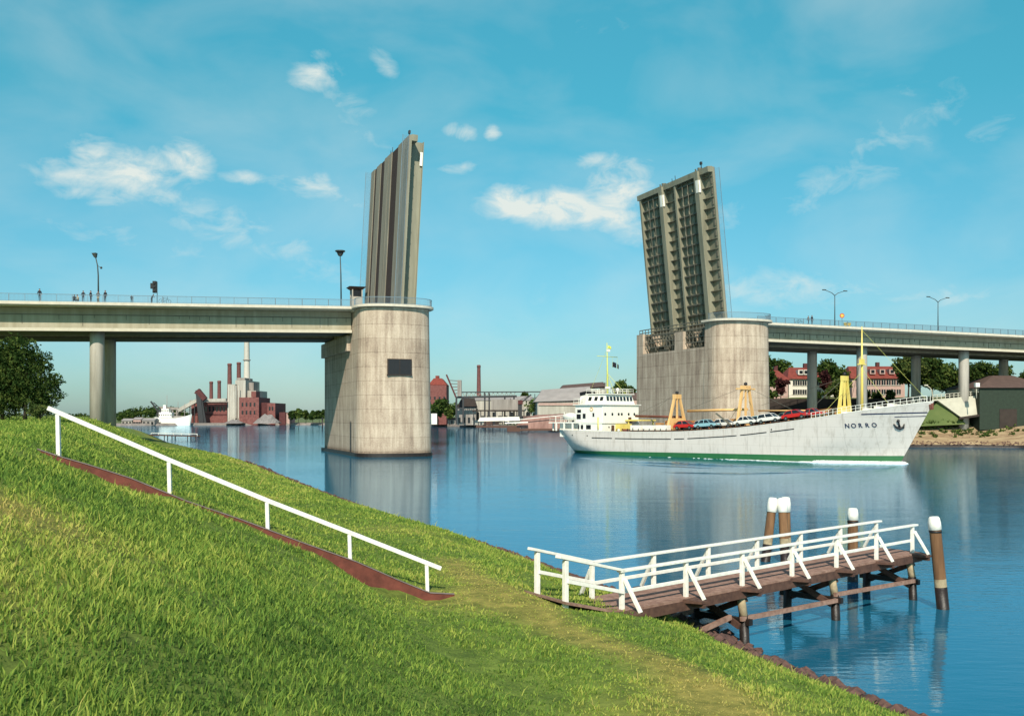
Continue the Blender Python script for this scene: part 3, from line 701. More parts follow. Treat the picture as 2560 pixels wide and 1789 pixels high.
def leaf(label, ub, s, tilt, dep=1.75):
    """raised bascule leaf; a along it, b across the bridge, c from the roadway to the underside"""
    ct, st = math.cos(tilt), math.sin(tilt); z0 = 22.7
    def T(a, b, c): return UV(ub+s*(a*st+c*ct), b, z0+a*ct-c*st)
    t = thing('bascule_leaf', label, 'bascule leaf', UV(ub, BW/2, 20), group='raised leaves of the bascule bridge')
    LA = 28.0
    for b0, b1, g0, g1 in ((.3, 13.4, 3.2, 12.0), (13.6, 26.7, 16.2, 25.6)):
        m = MB(T); m.box(-3.6, LA, b0, b1, .05, .30); m.build('deck_plate', M['leafpaint'], t)
        m = MB(T)
        if b0 < 5: m.box(.3, LA-.05, b0, 7.2, -.15, .048); m.box(.3, LA-.05, 11.6, b1, -.15, .048)
        else: m.box(.3, LA-.05, b0, 16.6, -.15, .048); m.box(.3, LA-.05, 19.4, 22.6, -.12, .048); m.box(.3, LA-.05, 24.2, b1, -.15, .048)
        m.build('footway', M['walk'], t)
        m = MB(T)
        if b0 < 5: m.box(.3, LA-.1, 7.2, 11.6, .0, .046)
        else: m.box(.3, LA-.1, 16.6, 19.4, .0, .046); m.box(.3, LA-.1, 22.6, 24.2, .0, .046)
        m.build('roadway', M['roadleaf'], t)
        # main girders: the outer one deep, the inner one lighter
        m = MB(T); m.box(-3, LA-.2, g0, g0+.55, .302, dep); m.box(-3, LA-.1, g0-.35, g0+.95, dep+.002, dep+.1); m.build('main_girder', M['leafpaint'], t)
        m = MB(T); m.box(-2, LA-.2, g1, g1+.35, .302, 1.1); m.box(-2, LA-.3, g1-.1, g1+.45, 1.102, 1.18); m.build('inner_girder', M['leafpaint'], t)
        m = MB(T); n = 14
        for k in range(n+1):
            a = .6+(LA-2.2)*k/n; m.box(a-.05, a+.05, g0+.552, g1-.002, .302, .80); m.box(a-.12, a+.12, g0+.82, g1-.12, .802, .86)
        m.build('cross_beams', M['leafdark'], t)
        m = MB(T)
        for k in range(4):
            b_ = lerp(g0+1.2, g1-.5, (k+.5)/4); m.box(.2, LA-.3, b_-.04, b_+.04, .302, .62)
        m.build('stringers', M['leafpaint'], t)
        for p0, p1 in ((g0+4.7, .05), (g0+6.6, .05)):
            m = MB(T); m.tube([(.5, p0, .95), (LA-1, p0, .95)], p1, 6); m.build('service_pipe', M['leafdark'], t)
        m = MB(T)
        for k in range(n+1):
            a = .6+(LA-2.2)*k/n; lo = b0+.15
            m.hexa([(a-.05, lo, .302), (a+.05, lo, .302), (a+.05, g0-.002, .302), (a-.05, g0-.002, .302)], [(a-.05, lo, .45), (a+.05, lo, .45), (a+.05, g0-.002, .95), (a-.05, g0-.002, .95)])
            if k < n: m.box(a+.5, a+1.5, lo+.2, lo+.7, .302, .42)
        m.build('cantilever_brackets', M['leafdark'], t)
        m = MB(T); m.box(LA-.9, LA+.1, b0, b1, .302, 1.25); m.build('end_plate', M['leafpaint'], t)
        m = MB(T); m.box(LA-4.0, LA-1.8, g0-.29, g0-.255, dep-.45, dep+.11); m.box(LA-4.0, LA-1.8, g0-.255, g0+.5, dep+.105, dep+.14); m.build('white_panel', M['white'], t)
        m = MB(T); m.box(LA+.1, LA+.5, g0+.1, g0+.5, .4, 1.2); m.build('locking_bolt', M['leafdark'], t); m = MB(T); m.box(LA+.1, LA+.7, g0+2.1, g0+2.3, .4, .6); m.build('locking_bolt', M['leafdark'], t)
    for b_ in (.35, BW-.35):
        m = MB(T); m.box(.3, LA-.1, b_-.03, b_+.03, -1.22, -1.15); m.box(.3, LA-.1, b_-.02, b_+.02, -.24, -.2)
        a = .4
        while a < LA-.1:
            m.box(a-.014, a+.014, b_-.014, b_+.014, -1.15, -.15); a += .17
        m.build('railing', M['railm'], t)
    m = MB(T); m.box(-6.5, -3.2, 3.4, 11.4, -1.0, 3.4); m.box(-6.5, -3.2, 15.6, 24.6, -1.0, 3.4); m.build('counterweight', M['leafdark'], t)
    m = MB(T); m.bar((LA, 3.3, .6), (LA+1.6, 3.3, .6), .12); m.box(LA+1.0, LA+1.5, 3.05, 3.55, .45, .75); m.bar((LA, 13.0, .3), (LA+1.2, 13.0, .3), .08); m.bar((LA, 14.2, .3), (LA+.9, 14.2, .3), .08); m.build('signal_lamp', M['darksteel'], t)
leaf('raised left bascule leaf showing its roadway, grey and narrow from here', 3.5, 1, math.radians(3.0), 2.9)
leaf('raised right bascule leaf showing ribbed underside with two deep girders', 63.4, -1, math.radians(5.8))

# operator cabin beside the left leaf
def cabin():
    u0, v0 = 1.7, 25.3
    t = thing('control_cabin', 'pale bridge control cabin with flared dark roof beside the left raised leaf', 'cabin', UV(u0, v0, 23))
    m = MB(UV); m.box(u0-.95, u0+.95, v0-.95, v0+.95, 22.7, 27.6); m.build('wall', M['pale'], t)
    for a in (-1, 1):
        for c in (-1, 1): m = MB(UV); m.box(u0+a*.86-.09, u0+a*.86+.09, v0+c*.86-.09, v0+c*.86+.09, 27.602, 28.9); m.build('window_post', M['pale'], t)
    m = MB(UV); m.box(u0-.82, u0+.82, v0-.82, v0+.82, 27.602, 28.89); m.build('window_band', M['glass'], t)
    m = MB(UV); m.hexa([(u0-1.0, v0-1.0, 28.902), (u0+1.0, v0-1.0, 28.902), (u0+1.0, v0+1.0, 28.902), (u0-1.0, v0+1.0, 28.902)], [(u0-1.55, v0-1.55, 29.35), (u0+1.55, v0-1.55, 29.35), (u0+1.55, v0+1.55, 29.35), (u0-1.55, v0+1.55, 29.35)]); m.build('roof', M['roofbrown'], t)
cabin()

# columns
def column(label, u, v, r, zt, zb):
    x, y, _ = UV(u, v, 0)
    o = MB(); o.lathe((x, y, zb), [(r*1.02, 0), (r, zt-zb-1.2), (r, zt-zb)], 24)
    tag(o.build('bridge_column', M['concrete']), label, 'bridge column', 'round columns under the bridge')
column('near round concrete column holding the left span beside the handrail', -40.9, 5, 1.02, 22.3-3.9, 2.5)
column('rear shaded column half hidden behind the left span near column', -39.5, 20, 1.02, 22.3-3.9, 2.5)
for lb, u, v in (('pale near column directly behind the yellow ship mast', 97.2, 5), ('shaded rear column left of the yellow ship mast, before the white house', 97.8, 21),
                 ('pale near column rising from the sloped concrete abutment', 123, 5), ('shaded rear column just above the ship bow rail', 125.5, 21),
                 ('dark rear column standing behind the green shed roof', 151, 21), ('near column at the right end of the span beyond the shed', 150, 5)):
    column(lb, u, v, 1.0, zdeck(u)-3.2, 2.0)

# ------------------------------------------------------------------ street lamps, signs and people on the deck
def lamp_mast(t, h, r=.09):
    m = MB(); m.tube([(0,0,0), (0,0,h*.5), (0,0,h)], [r*1.4, r*1.1, r*.8], 8); m.build('pole', M['lampsteel'], t)
def on_deck(x, v=1.0):
    u = u_of(x, v); return UV(u, v, zdeck(u)+.03)
t = thing('street_lamp', 'bent street lamp pole among the people on the left span', 'street lamp', on_deck(246, 1.6), 0, 'street lamps on the bridge', local=True)
m = MB(); m.tube([(0,0,0), (-.02,0,4.0), (-.12,0,5.4), (-.42,0,6.7)], [.13,.10,.085,.07], 8); m.build('pole', M['lampsteel'], t)
m = MB(); m.hexa([(-.55,-.2,6.55),(-.3,-.2,6.55),(-.3,.2,6.55),(-.55,.2,6.55)], [(-.85,-.35,7.15),(-.25,-.35,7.2),(-.25,.35,7.2),(-.85,.35,7.15)]); m.build('lantern', M['lampsteel'], t)
m = MB(); m.bar((-.1,0,5.4), (.35,0,5.1), .06); m.ball((.4,0,5.1), .18, 8); m.build('side_lamp', M['lampsteel'], t)
t = thing('street_lamp', 'street lamp with wide flared lantern left of the raised left leaf', 'street lamp', on_deck(853, 1.2), 0, 'street lamps on the bridge', local=True)
m = MB(); m.tube([(0,0,0), (-.05,0,5), (-.16,0,8.0)], [.12,.095,.07], 8); m.build('pole', M['lampsteel'], t)
m = MB(); m.lathe((-.16,0,7.9), [(.25,0),(.36,.12),(.36,.2),(.42,.25)], 12); m.build('base_ring', M['lampsteel'], t)
m = MB(); m.lathe((-.16,0,8.15), [(.42,0),(.56,.38)], 12); m.build('glass_bowl', M['glass'], t)
m = MB(); m.lathe((-.16,0,8.53), [(.72,0),(.8,.12),(.74,.22)], 12); m.build('lid', M['lampsteel'], t)
for x, lb in ((2087, 'double armed street lamp over the right span nearer the raised leaf'), (2345, 'double armed street lamp over the right span above the ship bow')):
    t = thing('street_lamp', lb, 'street lamp', on_deck(x, 5.5), RZB, 'street lamps on the bridge', local=True)
    lamp_mast(t, 6.6, .08)
    for sg in (-1, 1):
        m = MB(); m.tube([(0,0,6.5), (sg*.7,0,7.0), (sg*2.2,0,7.45)], [.07,.06,.05], 6); m.build('arm', M['lampsteel'], t)
        m = MB(); m.box(min(sg*2.1, sg*2.9), max(sg*2.1, sg*2.9), -.12, .12, 7.42, 7.58); m.build('lantern', M['lampsteel'], t)
# traffic light and signs
t = thing('traffic_light', 'dark traffic light on a pole near the left span railing', 'traffic light', on_deck(393, .9), 0, local=True)
m = MB(); m.tube([(0,0,0), (0,0,3.2)], .05, 8); m.build('pole', M['lampsteel'], t)
m = MB(); m.box(-.62, -.12, -.2, .2, 1.6, 3.3); m.box(-.12, 0, -.04, .04, 2.8, 2.9); m.box(-.95, -.62, -.15, .15, 2.2, 3.0); m.build('signal_head', M['black'], t)
for k, z in enumerate((1.9, 2.45, 3.0)):
    m = MB(); m.tube([(-.37,-.2,z), (-.37,-.36,z)], .17, 10); m.build('visor', M['black'], t)
t = thing('road_sign', 'small round yellow and red road sign above the right span railing', 'road sign', on_deck(2105, .9), 0, local=True)
m = MB(); m.tube([(0,0,0), (0,0,2.0)], .035, 6); m.build('pole', M['lampsteel'], t)
m = MB(); m.tube([(0,-.06,2.1), (0,-.02,2.1)], .45, 16); m.build('plate', M['signred'], t)
m = MB(); m.tube([(0,-.075,2.1), (0,-.062,2.1)], .30, 16); m.build('face', M['signyellow'], t)
m = MB(); m.box(-.2, 1.1, -.1, .1, .25, .8); m.box(.1, .3, -.1, .1, 0, .25); m.box(.7, .9, -.1, .1, 0, .25); o = m.build('barrier_box', M['signyellow']); o.location = on_deck(2112, .8); tag(o, 'low yellow barrier box beneath the round road sign', 'barrier')

def body_mesh(name, joints, edges, coat, head_z, belt_z, legc):
    me = bpy.data.meshes.new(name); me.from_pydata([j[0] for j in joints], edges, [])
    o = bpy.data.objects.new(name, me); COL.objects.link(o)
    sk = o.modifiers.new('skin', 'SKIN'); sk.use_smooth_shade = True
    for i, j in enumerate(joints):
        r = j[1]; me.skin_vertices[0].data[i].radius = r if isinstance(r, tuple) else (r, r)
    me.skin_vertices[0].data[0].use_root = True
    sb = o.modifiers.new('sub', 'SUBSURF'); sb.levels = 1; sb.render_levels = 1
    bpy.context.view_layer.update()
    ev = o.evaluated_get(bpy.context.evaluated_depsgraph_get()); out = bpy.data.meshes.new_from_object(ev)
    bpy.data.objects.remove(o); bpy.data.meshes.remove(me)
    out.name = name; out.materials.clear()
    for x in (coat, legc, M['skin']): out.materials.append(x)
    hands = [Vector(j[0]) for j in joints if len(j) > 2]
    for p in out.polygons:
        c = p.center; p.use_smooth = True
        p.material_index = 2 if c.z > head_z or any((c-h).length < .07 for h in hands) else (1 if c.z < belt_z else 0)
    return out
def person(pose, coat, legc, h=1.75):
    k = h/1.75
    J = dict(pel=(0,0,.95), spi=(0,.01,1.13), che=(0,.02,1.36), nec=(0,.01,1.5), hed=(0,-.01,1.60), top=(0,-.01,1.70))
    hipz, kn, an = .90, .50, .08
    L_ = dict(hl=(-.09,0,hipz), kl=(-.10,-.02,kn), al=(-.10,.02,an), tl=(-.12,-.14,.04), hr=(.09,0,hipz), kr=(.10,-.02,kn), ar=(.10,.02,an), tr=(.12,-.14,.04))
    Ar = dict(sl=(-.18,.02,1.40), el=(-.25,.03,1.12), wl=(-.26,-.06,.88), sr=(.18,.02,1.40), er=(.25,.03,1.12), wr=(.26,-.06,.88))
    if pose == 'walk':
        L_.update(kl=(-.10,-.20,.52), al=(-.10,-.24,.10), tl=(-.11,-.40,.07), kr=(.10,.10,.50), ar=(.10,.34,.14), tr=(.11,.22,.05)); Ar.update(wl=(-.24,.18,.92), wr=(.24,-.22,.94))
    if pose == 'lean':
        J.update(spi=(0,-.08,1.12), che=(0,-.22,1.30), nec=(0,-.32,1.40), hed=(0,-.38,1.47), top=(0,-.42,1.56)); Ar.update(sl=(-.18,-.22,1.32), el=(-.24,-.38,1.10), wl=(-.20,-.55,1.05), sr=(.18,-.22,1.32), er=(.24,-.38,1.10), wr=(.20,-.55,1.05))
    if pose == 'pockets':
        Ar.update(el=(-.30,.08,1.12), wl=(-.19,-.06,.95), er=(.30,.08,1.12), wr=(.19,-.06,.95))
    if pose == 'crouch':
        J.update(pel=(0,.1,.38), spi=(0,.04,.55), che=(0,-.04,.76), nec=(0,-.08,.90), hed=(0,-.12,.99), top=(0,-.13,1.09))
        L_.update(hl=(-.10,.08,.36), kl=(-.15,-.30,.48), al=(-.12,-.08,.08), tl=(-.13,-.24,.04), hr=(.10,.08,.36), kr=(.15,-.30,.48), ar=(.12,-.08,.08), tr=(.13,-.24,.04))
        Ar.update(sl=(-.18,-.04,.80), el=(-.24,-.22,.60), wl=(-.12,-.42,.56), sr=(.18,-.04,.80), er=(.24,-.22,.60), wr=(.12,-.42,.56))
    rad = dict(pel=(.16,.12), spi=(.145,.105), che=(.165,.115), nec=.06, hed=.095, top=.085, hl=.085, kl=.06, al=.04, tl=.035, hr=.085, kr=.06, ar=.04, tr=.035, sl=.06, el=.045, wl=.035, sr=.06, er=.045, wr=.035)
    al = {**J, **L_, **Ar}; names = list(al)
    js = [((al[n][0]*k, al[n][1]*k, al[n][2]*k), tuple(q*k for q in rad[n]) if isinstance(rad[n], tuple) else rad[n]*k) + (('hand',) if n in ('wl','wr') else ()) for n in names]
    ix = {n: i for i, n in enumerate(names)}
    ed = [(ix[a], ix[b]) for a, b in (('pel','spi'),('spi','che'),('che','nec'),('nec','hed'),('hed','top'),('pel','hl'),('hl','kl'),('kl','al'),('al','tl'),('pel','hr'),('hr','kr'),('kr','ar'),('ar','tr'),('che','sl'),('sl','el'),('el','wl'),('che','sr'),('sr','er'),('er','wr'))]
    nz = al['nec'][2]*k
    me = body_mesh('person', js, ed, coat, nz+.01, (al['pel'][2]-.02)*k if pose != 'crouch' else .40, legc)
    return me, (al['top'][0]*k, al['top'][1]*k, al['top'][2]*k), k
def put_person(label, x, pose, coat, legc, h, rz, v=.8):
    me, tp, k = person(pose, coat, legc, h)
    o = bpy.data.objects.new('person', me); COL.objects.link(o); p = on_deck(x, v); o.location = p; o.rotation_euler = (0,0,rz)
    tag(o, label, 'person', 'people standing on the bridge')
    m = MB(); m.ball((tp[0], tp[1]+.02*k, tp[2]-.02*k), .105*k, 8, 1, 1, .8); m.build('hair', M['hair'], o)
D_, G_, T_ = M['coatdark'], M['coatgrey'], M['trousers']
put_person('person in dark clothes standing alone at the far left of the span', 99, 'walk', D_, T_, 1.85, .6)
put_person('person in dark coat crouching on the span beside the lamp group', 186, 'crouch', D_, T_, 1.7, .3)
put_person('person in a light shirt crouching next to the dark crouching one', 195, 'crouch', M['coatlight'], T_, 1.75, -.5, 1.3)
put_person('person in dark coat standing just right of the two crouching ones', 208, 'pockets', D_, T_, 1.7, .2)
put_person('slim person in dark clothes second left of the bent lamp', 227, 'stand', D_, T_, 1.72, 1.3)
put_person('person in grey with light trousers standing against the bent lamp pole', 245, 'pockets', G_, M['coatlight'], 1.68, .1)
put_person('broad person in dark coat standing right of the bent lamp', 263, 'stand', D_, T_, 1.8, -.2)
put_person('small child in dark clothes standing between lamp and traffic light', 329, 'stand', D_, T_, 1.2, .4)
put_person('person in dark clothes leaning forward beside the traffic light', 379, 'lean', D_, T_, 1.5, 1.2)
put_person('person in grey walking on the right span left of the darker one', 2021, 'walk', G_, T_, 1.7, .4)
put_person('tall person in dark coat standing on the right span left of the sign', 2030, 'stand', D_, T_, 1.85, .4)
# bicycle leaning at the railing
def bicycle(label, x, v, rz):
    t = thing('bicycle', label, 'bicycle', on_deck(x, v), rz, local=True)
    for cx_ in (-.52, .52):
        m = MB(); m.tube([(cx_+.33*math.cos(a*math.pi/9), 0, .34+.33*math.sin(a*math.pi/9)) for a in range(19)], .022, 6, caps=False); w = m.build('wheel', M['rubber'], t)
        m = MB()
        for a in range(8): m.bar((cx_, 0, .34), (cx_+.32*math.cos(a*math.pi/4), 0, .34+.32*math.sin(a*math.pi/4)), .008)
        m.build('spokes', M['chrome'], w)
    m = MB()
    for p, q in (((-.52,0,.34),(-.08,0,.30)), ((-.52,0,.34),(-.2,0,.78)), ((-.08,0,.30),(-.22,0,.88)), ((-.08,0,.30),(.36,0,.80)), ((-.2,0,.78),(.36,0,.82)), ((.52,0,.34),(.34,0,.98))): m.tube([p, q], .02, 6)
    m.build('frame', M['darksteel'], t)
    m = MB(); m.tube([(.30,-.28,1.02),(.36,0,1.0),(.30,.28,1.02)], .016, 6); m.build('handlebar', M['chrome'], t)
    m = MB(); m.hexa([(-.34,-.06,.88),(-.1,-.02,.88),(-.1,.02,.88),(-.34,.06,.88)], [(-.34,-.07,.93),(-.1,-.02,.92),(-.1,.02,.92),(-.34,.07,.93)]); m.build('saddle', M['black'], t)
bicycle('dark bicycle standing at the left span railing right of the traffic light', 412, .7, RZB)
bicycle('dark bicycle standing on the right span left of two people', 1998, .7, RZB)

# ------------------------------------------------------------------ the ship
SL = 64.0; RZS = math.atan2(-.714, .7); SP = Vector((9.2, 173.7, 0))
SHEER = [(-1,4.0),(0,3.95),(8,3.75),(18,3.68),(28,3.8),(38,4.45),(47,5.5),(53,6.35),(58,7.1),(61.5,7.7),(64.5,8.25)]
_sx = np.array([p[0] for p in SHEER]); _sy = np.array([p[1] for p in SHEER])
def sheer(l):
    k = np.linspace(-2.5, 2.5, 7); return float(np.mean(np.interp(l+k, _sx, _sy)))
def l_s(w): return 3.4*(1-w)**1.3
def l_b(w): return 59.4+(SL-59.4)*max(0, (w-.1)/.9)**1.05
def halfb(x, w):
    """x 0..1 from stern to bow, w 0..1 from keel to rail"""
    ent = np.interp(w, [0,.15,.5,1], [.30,.27,.20,.155]); run = np.interp(w, [0,.15,.5,1], [.30,.26,.15,.09])
    b = 1.0
    if x > 1-ent: b *= max(0, 1-((x-1+ent)/ent)**np.interp(w, [0,1], [1.7,2.1]))
    if x < run: b *= max(0, 1-((run-x)/run)**np.interp(w, [0,1], [1.8,2.6]))**.75
    return b*5.0*np.interp(w, [0,.15,.5,1], [.86,.95,.99,1])
def hull_at(l, z, side=-1, out=0.0):
    w = (z+1.2)/(sheer(l)+1.2); w = min(max(w, 0), 1)
    x = (l-l_s(w))/(l_b(w)-l_s(w)); x = min(max(x, 0), 1)
    return Vector((l, side*(halfb(x, w)+out), z))
def ship():
    t = thing('cargo_ship', 'white coastal cargo ship with green waterline carrying cars on deck', 'ship', SP, RZS, local=True)
    NX, NW = 64, 12
    xs = [.5-.5*math.cos(math.pi*k/NX) for k in range(NX+1)]; ws = [k/NW for k in range(NW+1)]
    m = MB(); m.smooth = True; rows = []
    for side in (-1, 1):
        R = []
        for w in ws:
            row = []
            for x in xs:
                l = l_s(w)+(l_b(w)-l_s(w))*x; row.append(m.pt((l, side*halfb(x, w), -1.2+w*(sheer(l)+1.2))))
            R.append(row)
        for a, c in zip(R, R[1:]):
            for k in range(NX):
                q = (a[k], a[k+1], c[k+1], c[k]); m.face(q if side < 0 else q[::-1])
        rows.append(R)
    m.smooth = False
    m.build('hull', M['hull'], t)
    # inner bulwark, rail cap and deck
    m = MB(); cap = MB()
    T1 = [(l_s(1)+(l_b(1)-l_s(1))*x, halfb(x, 1)) for x in xs]
    for side in (-1, 1):
        for (l0, b0), (l1, b1) in zip(T1[1:-1], T1[2:-1]):
            i0, i1 = max(b0-.12, .02), max(b1-.12, .02); j0, j1 = max(abs(hull_at(l0, sheer(l0)-1).y)-.14, .01), max(abs(hull_at(l1, sheer(l1)-1).y)-.14, .01)
            m.poly([(l0, side*i0, sheer(l0)), (l1, side*i1, sheer(l1)), (l1, side*j1, sheer(l1)-1.0), (l0, side*j0, sheer(l0)-1.0)])
            cap.hexa([(l0, side*(b0+.03), sheer(l0)+.002), (l1, side*(b1+.03), sheer(l1)+.002), (l1, side*i1, sheer(l1)+.002), (l0, side*i0, sheer(l0)+.002)], [(l0, side*(b0+.03), sheer(l0)+.07), (l1, side*(b1+.03), sheer(l1)+.07), (l1, side*i1, sheer(l1)+.07), (l0, side*i0, sheer(l0)+.07)])
    m.build('bulwark', M['deckred'], t); cap.build('rail_cap', M['shipwhite'], t)
    m = MB()
    for (l0, b0), (l1, b1) in zip(T1, T1[1:]):
        dz = lambda l: sheer(l)-(1.0 if l < 51 else .35); i0, i1 = max(abs(hull_at(l0, dz(l0)).y)-.08, .01), max(abs(hull_at(l1, dz(l1)).y)-.08, .01)
        m.poly([(l0, -i0, dz(l0)), (l1, -i1, dz(l1)), (l1, i1, dz(l1)), (l0, i0, dz(l0))])
    m.box(50.9, 51.0, -4.6, 4.6, sheer(51)-1, sheer(51)-.36)
    m.build('deck', M['deckred'], t)
    def strip(name, l0, l1, z_off, hgt, mt, const=None, out=.035, gaps=0):
        m = MB(); n = 60; ls = [lerp(l0, l1, k/n) for k in range(n+1)]; rr = random.Random(4)
        for side in (-1, 1):
            for k in range(n):
                if gaps and (k % 19 == 7 or (k*7) % 23 == 3): continue
                a, c = ls[k], ls[k+1]; za = const if const is not None else sheer(a)+z_off; zc = const if const is not None else sheer(c)+z_off
                if const is not None: za += (a-l0)*z_off; zc += (c-l0)*z_off
                p0, p1, p2, p3 = hull_at(a, za, side, out), hull_at(c, zc, side, out), hull_at(c, zc+hgt, side, out), hull_at(a, za+hgt, side, out)
                m.poly([p0, p1, p2, p3] if side < 0 else [p3, p2, p1, p0])
                q0, q1, q2, q3 = hull_at(a, za, side, -.02), hull_at(c, zc, side, -.02), hull_at(c, zc+hgt, side, -.02), hull_at(a, za+hgt, side, -.02)
                m.poly([q0, q1, p1, p0]); m.poly([p3, p2, q2, q3])
        return m.build(name, mt, t)
    strip('rubbing_strake', 10.5, 47, -1.12, .13, M['black'], gaps=1)
    strip('bow_stripe', 56.5, 63.2, .035, .16, M['navy'], const=6.35, out=.02)
    strip('bow_stripe', 60.0, 63.0, .035, .10, M['navy'], const=6.05, out=.02)
    # portholes along the stern quarter
    m = MB()
    for l in (3.2, 6.2, 9.5, 43.5):
        p = hull_at(l, sheer(l)-.75); m.ball(p, .12, 8, 1, .5, 1)
    m.build('scuppers', M['black'], t)
    # name on each bow
    def name_at(side):
        vs, fs = [], []
        for k, ch in enumerate('NORRO'):
            cu = bpy.data.curves.new('letter', 'FONT'); cu.body = ch; cu.size = .86; cu.extrude = .015; cu.align_x = 'CENTER'; cu.offset = .012
            ob = bpy.data.objects.new('letter', cu); COL.objects.link(ob); bpy.context.view_layer.update()
            me = bpy.data.meshes.new_from_object(ob.evaluated_get(bpy.context.evaluated_depsgraph_get()))
            l = 54.6+k*.78 if side < 0 else 54.6+(4-k)*.78
            z = 4.62+(l-54)*.05
            p = hull_at(l, z, side, .02); tx = (hull_at(l+.4, z, side)-hull_at(l-.4, z, side)).normalized()*(1 if side < 0 else -1); up = (hull_at(l, z+.5, side)-hull_at(l, z, side)).normalized(); nrm = tx.cross(up).normalized()
            b0 = len(vs)
            for v in me.vertices: vs.append(tuple(p+tx*v.co.x*.95+up*v.co.y+nrm*(v.co.z+.02)))
            for f in me.polygons: fs.append(tuple(b0+i for i in f.vertices))
            bpy.data.objects.remove(ob); bpy.data.curves.remove(cu); bpy.data.meshes.remove(me)
        m = MB(); m.v = vs
        for f in fs: m.face(f)
        m.build('name_lettering', M['navy'], t)
    name_at(-1); name_at(1)
    # anchors
    for side in (-1, 1):
        c = hull_at(60.3, 5.0, side, .10); tx = (hull_at(60.8, 5.0, side)-hull_at(59.8, 5.0, side)).normalized(); up = (hull_at(60.3, 5.6, side)-hull_at(60.3, 5.0, side)).normalized()
        m = MB(); m.tube([c+up*.6, c-up*.35], .13, 8); m.tube([c-tx*.65+up*.2, c-tx*.45-up*.28, c-up*.45, c+tx*.45-up*.28, c+tx*.65+up*.2], [.07,.16,.2,.16,.07], 8); m.ball(c+up*.65, .22, 8); m.build('anchor', M['black'], t)
    # accommodation block
    zd = 3.72
    a = MB(); a.box(2.5, 12.3, -4.0, 4.0, zd-1.0, 5.0); a.build('poop_house', M['shipwhite'], t)
    a = MB(); a.box(.7, 12.6, -4.85, 4.85, 5.002, 5.16); a.build('poop_deck', M['shipwhite'], t)
    a = MB()
    for l in (.9, 2.4, 4.2, 6.1, 7.8):
        for sd in (-1, 1): a.box(l-.14, l+.14, sd*(4.78 if l > 2 else 3.9)-.08, sd*(4.78 if l > 2 else 3.9)+.08, zd, 5.0)
    a.build('gallery_post', M['shipwhite'], t)
    a = MB(); a.box(7.4, 12.45, -4.78, 4.78, zd-.9, 5.0); a.box(6.6, 12.5, -4.7, 4.7, 5.162, 8.0); a.build('superstructure', M['shipwhite'], t, .04)
    a = MB(); a.box(6.4, 12.75, -5.05, 5.05, 8.002, 8.12); a.build('bridge_deck', M['shipwhite'], t)
    a = MB(); a.hexa([(8.0,-3.9,8.122),(12.3,-3.9,8.122),(12.3,3.9,8.122),(8.0,3.9,8.122)], [(8.2,-3.3,9.75),(12.05,-3.3,9.75),(12.05,3.3,9.75),(8.2,3.3,9.75)]); wh = a.build('wheelhouse', M['shipwhite'], t)
    a = MB(); a.box(7.9, 12.45, -3.6, 3.6, 9.752, 9.87); a.build('roof', M['shipwhite'], wh)
    for k in range(8):
        y = -3.0+k*6.0/7
        a = MB(); a.hexa([(12.235,y-.27,8.72),(12.275,y-.27,8.72),(12.275,y+.27,8.72),(12.235,y+.27,8.72)], [(12.14,y-.27,9.38),(12.18,y-.27,9.38),(12.18,y+.27,9.38),(12.14,y+.27,9.38)]); a.build('window', M['glass'], wh)
    for l in (8.9, 10.2, 11.4):
        for sd in (-1, 1):
            a = MB(); a.hexa([(l-.32, sd*3.69, 8.72),(l+.32, sd*3.69, 8.72),(l+.32, sd*3.73, 8.72),(l-.32, sd*3.73, 8.72)], [(l-.32, sd*3.46, 9.35),(l+.32, sd*3.46, 9.35),(l+.32, sd*3.50, 9.35),(l-.32, sd*3.50, 9.35)]); a.build('window', M['glass'], wh)
    for y in (-4.0, -2.2, -.6, .2, 2.0, 3.5):
        a = MB(); a.tube([(12.49,y,6.5), (12.53,y,6.5)], .24, 12); a.build('porthole', M['glass'], t)
    for y, z in ((-3.0, 4.4), (1.2, 4.35), (3.2, 4.5)):
        a = MB(); a.tube([(12.44,y,z), (12.48,y,z)], .15, 10); a.build('porthole', M['glass'], t)
    for l, z, wl, hl in ((7.5,7.0,.4,.25), (7.4,6.1,.45,.4), (8.6,6.2,.3,.4), (10.6,6.4,.18,.3), (7.9,4.4,.55,.35), (9.6,4.4,.5,.35)):
        for sd in (-1, 1):
            y = 4.70 if z > 5.1 else 4.78
            a = MB(); a.box(l-wl, l+wl, sd*(y+.015)-.02, sd*(y+.015)+.02, z-hl, z+hl); a.build('window', M['glass'], t)
    # railings on the upper decks
    def rails(name, pts, z, h=.95):
        m = MB()
        for p, q in zip(pts, pts[1:]):
            d = math.hypot(q[0]-p[0], q[1]-p[1]); n = max(1, int(d/1.2))
            for zz in (.45, h): m.bar((p[0], p[1], z+zz), (q[0], q[1], z+zz), .05)
            for i in range(n+1): m.bar((lerp(p[0],q[0],i/n), lerp(p[1],q[1],i/n), z), (lerp(p[0],q[0],i/n), lerp(p[1],q[1],i/n), z+h), .05)
        m.build(name, M['shipwhite'], t)
    rails('deck_railing', [(6.5,-4.75),(.9,-4.75),(.9,4.75),(6.5,4.75)], 5.16)
    rails('deck_railing', [(7.9,-4.95),(6.5,-4.95),(6.5,4.95),(7.9,4.95)], 8.12)
    rails('deck_railing', [(8.0,-3.5),(12.3,-3.5),(12.3,3.5),(8.0,3.5),(8.0,-3.5)], 9.87, .8)
    m = MB(); n = 22; pv = None
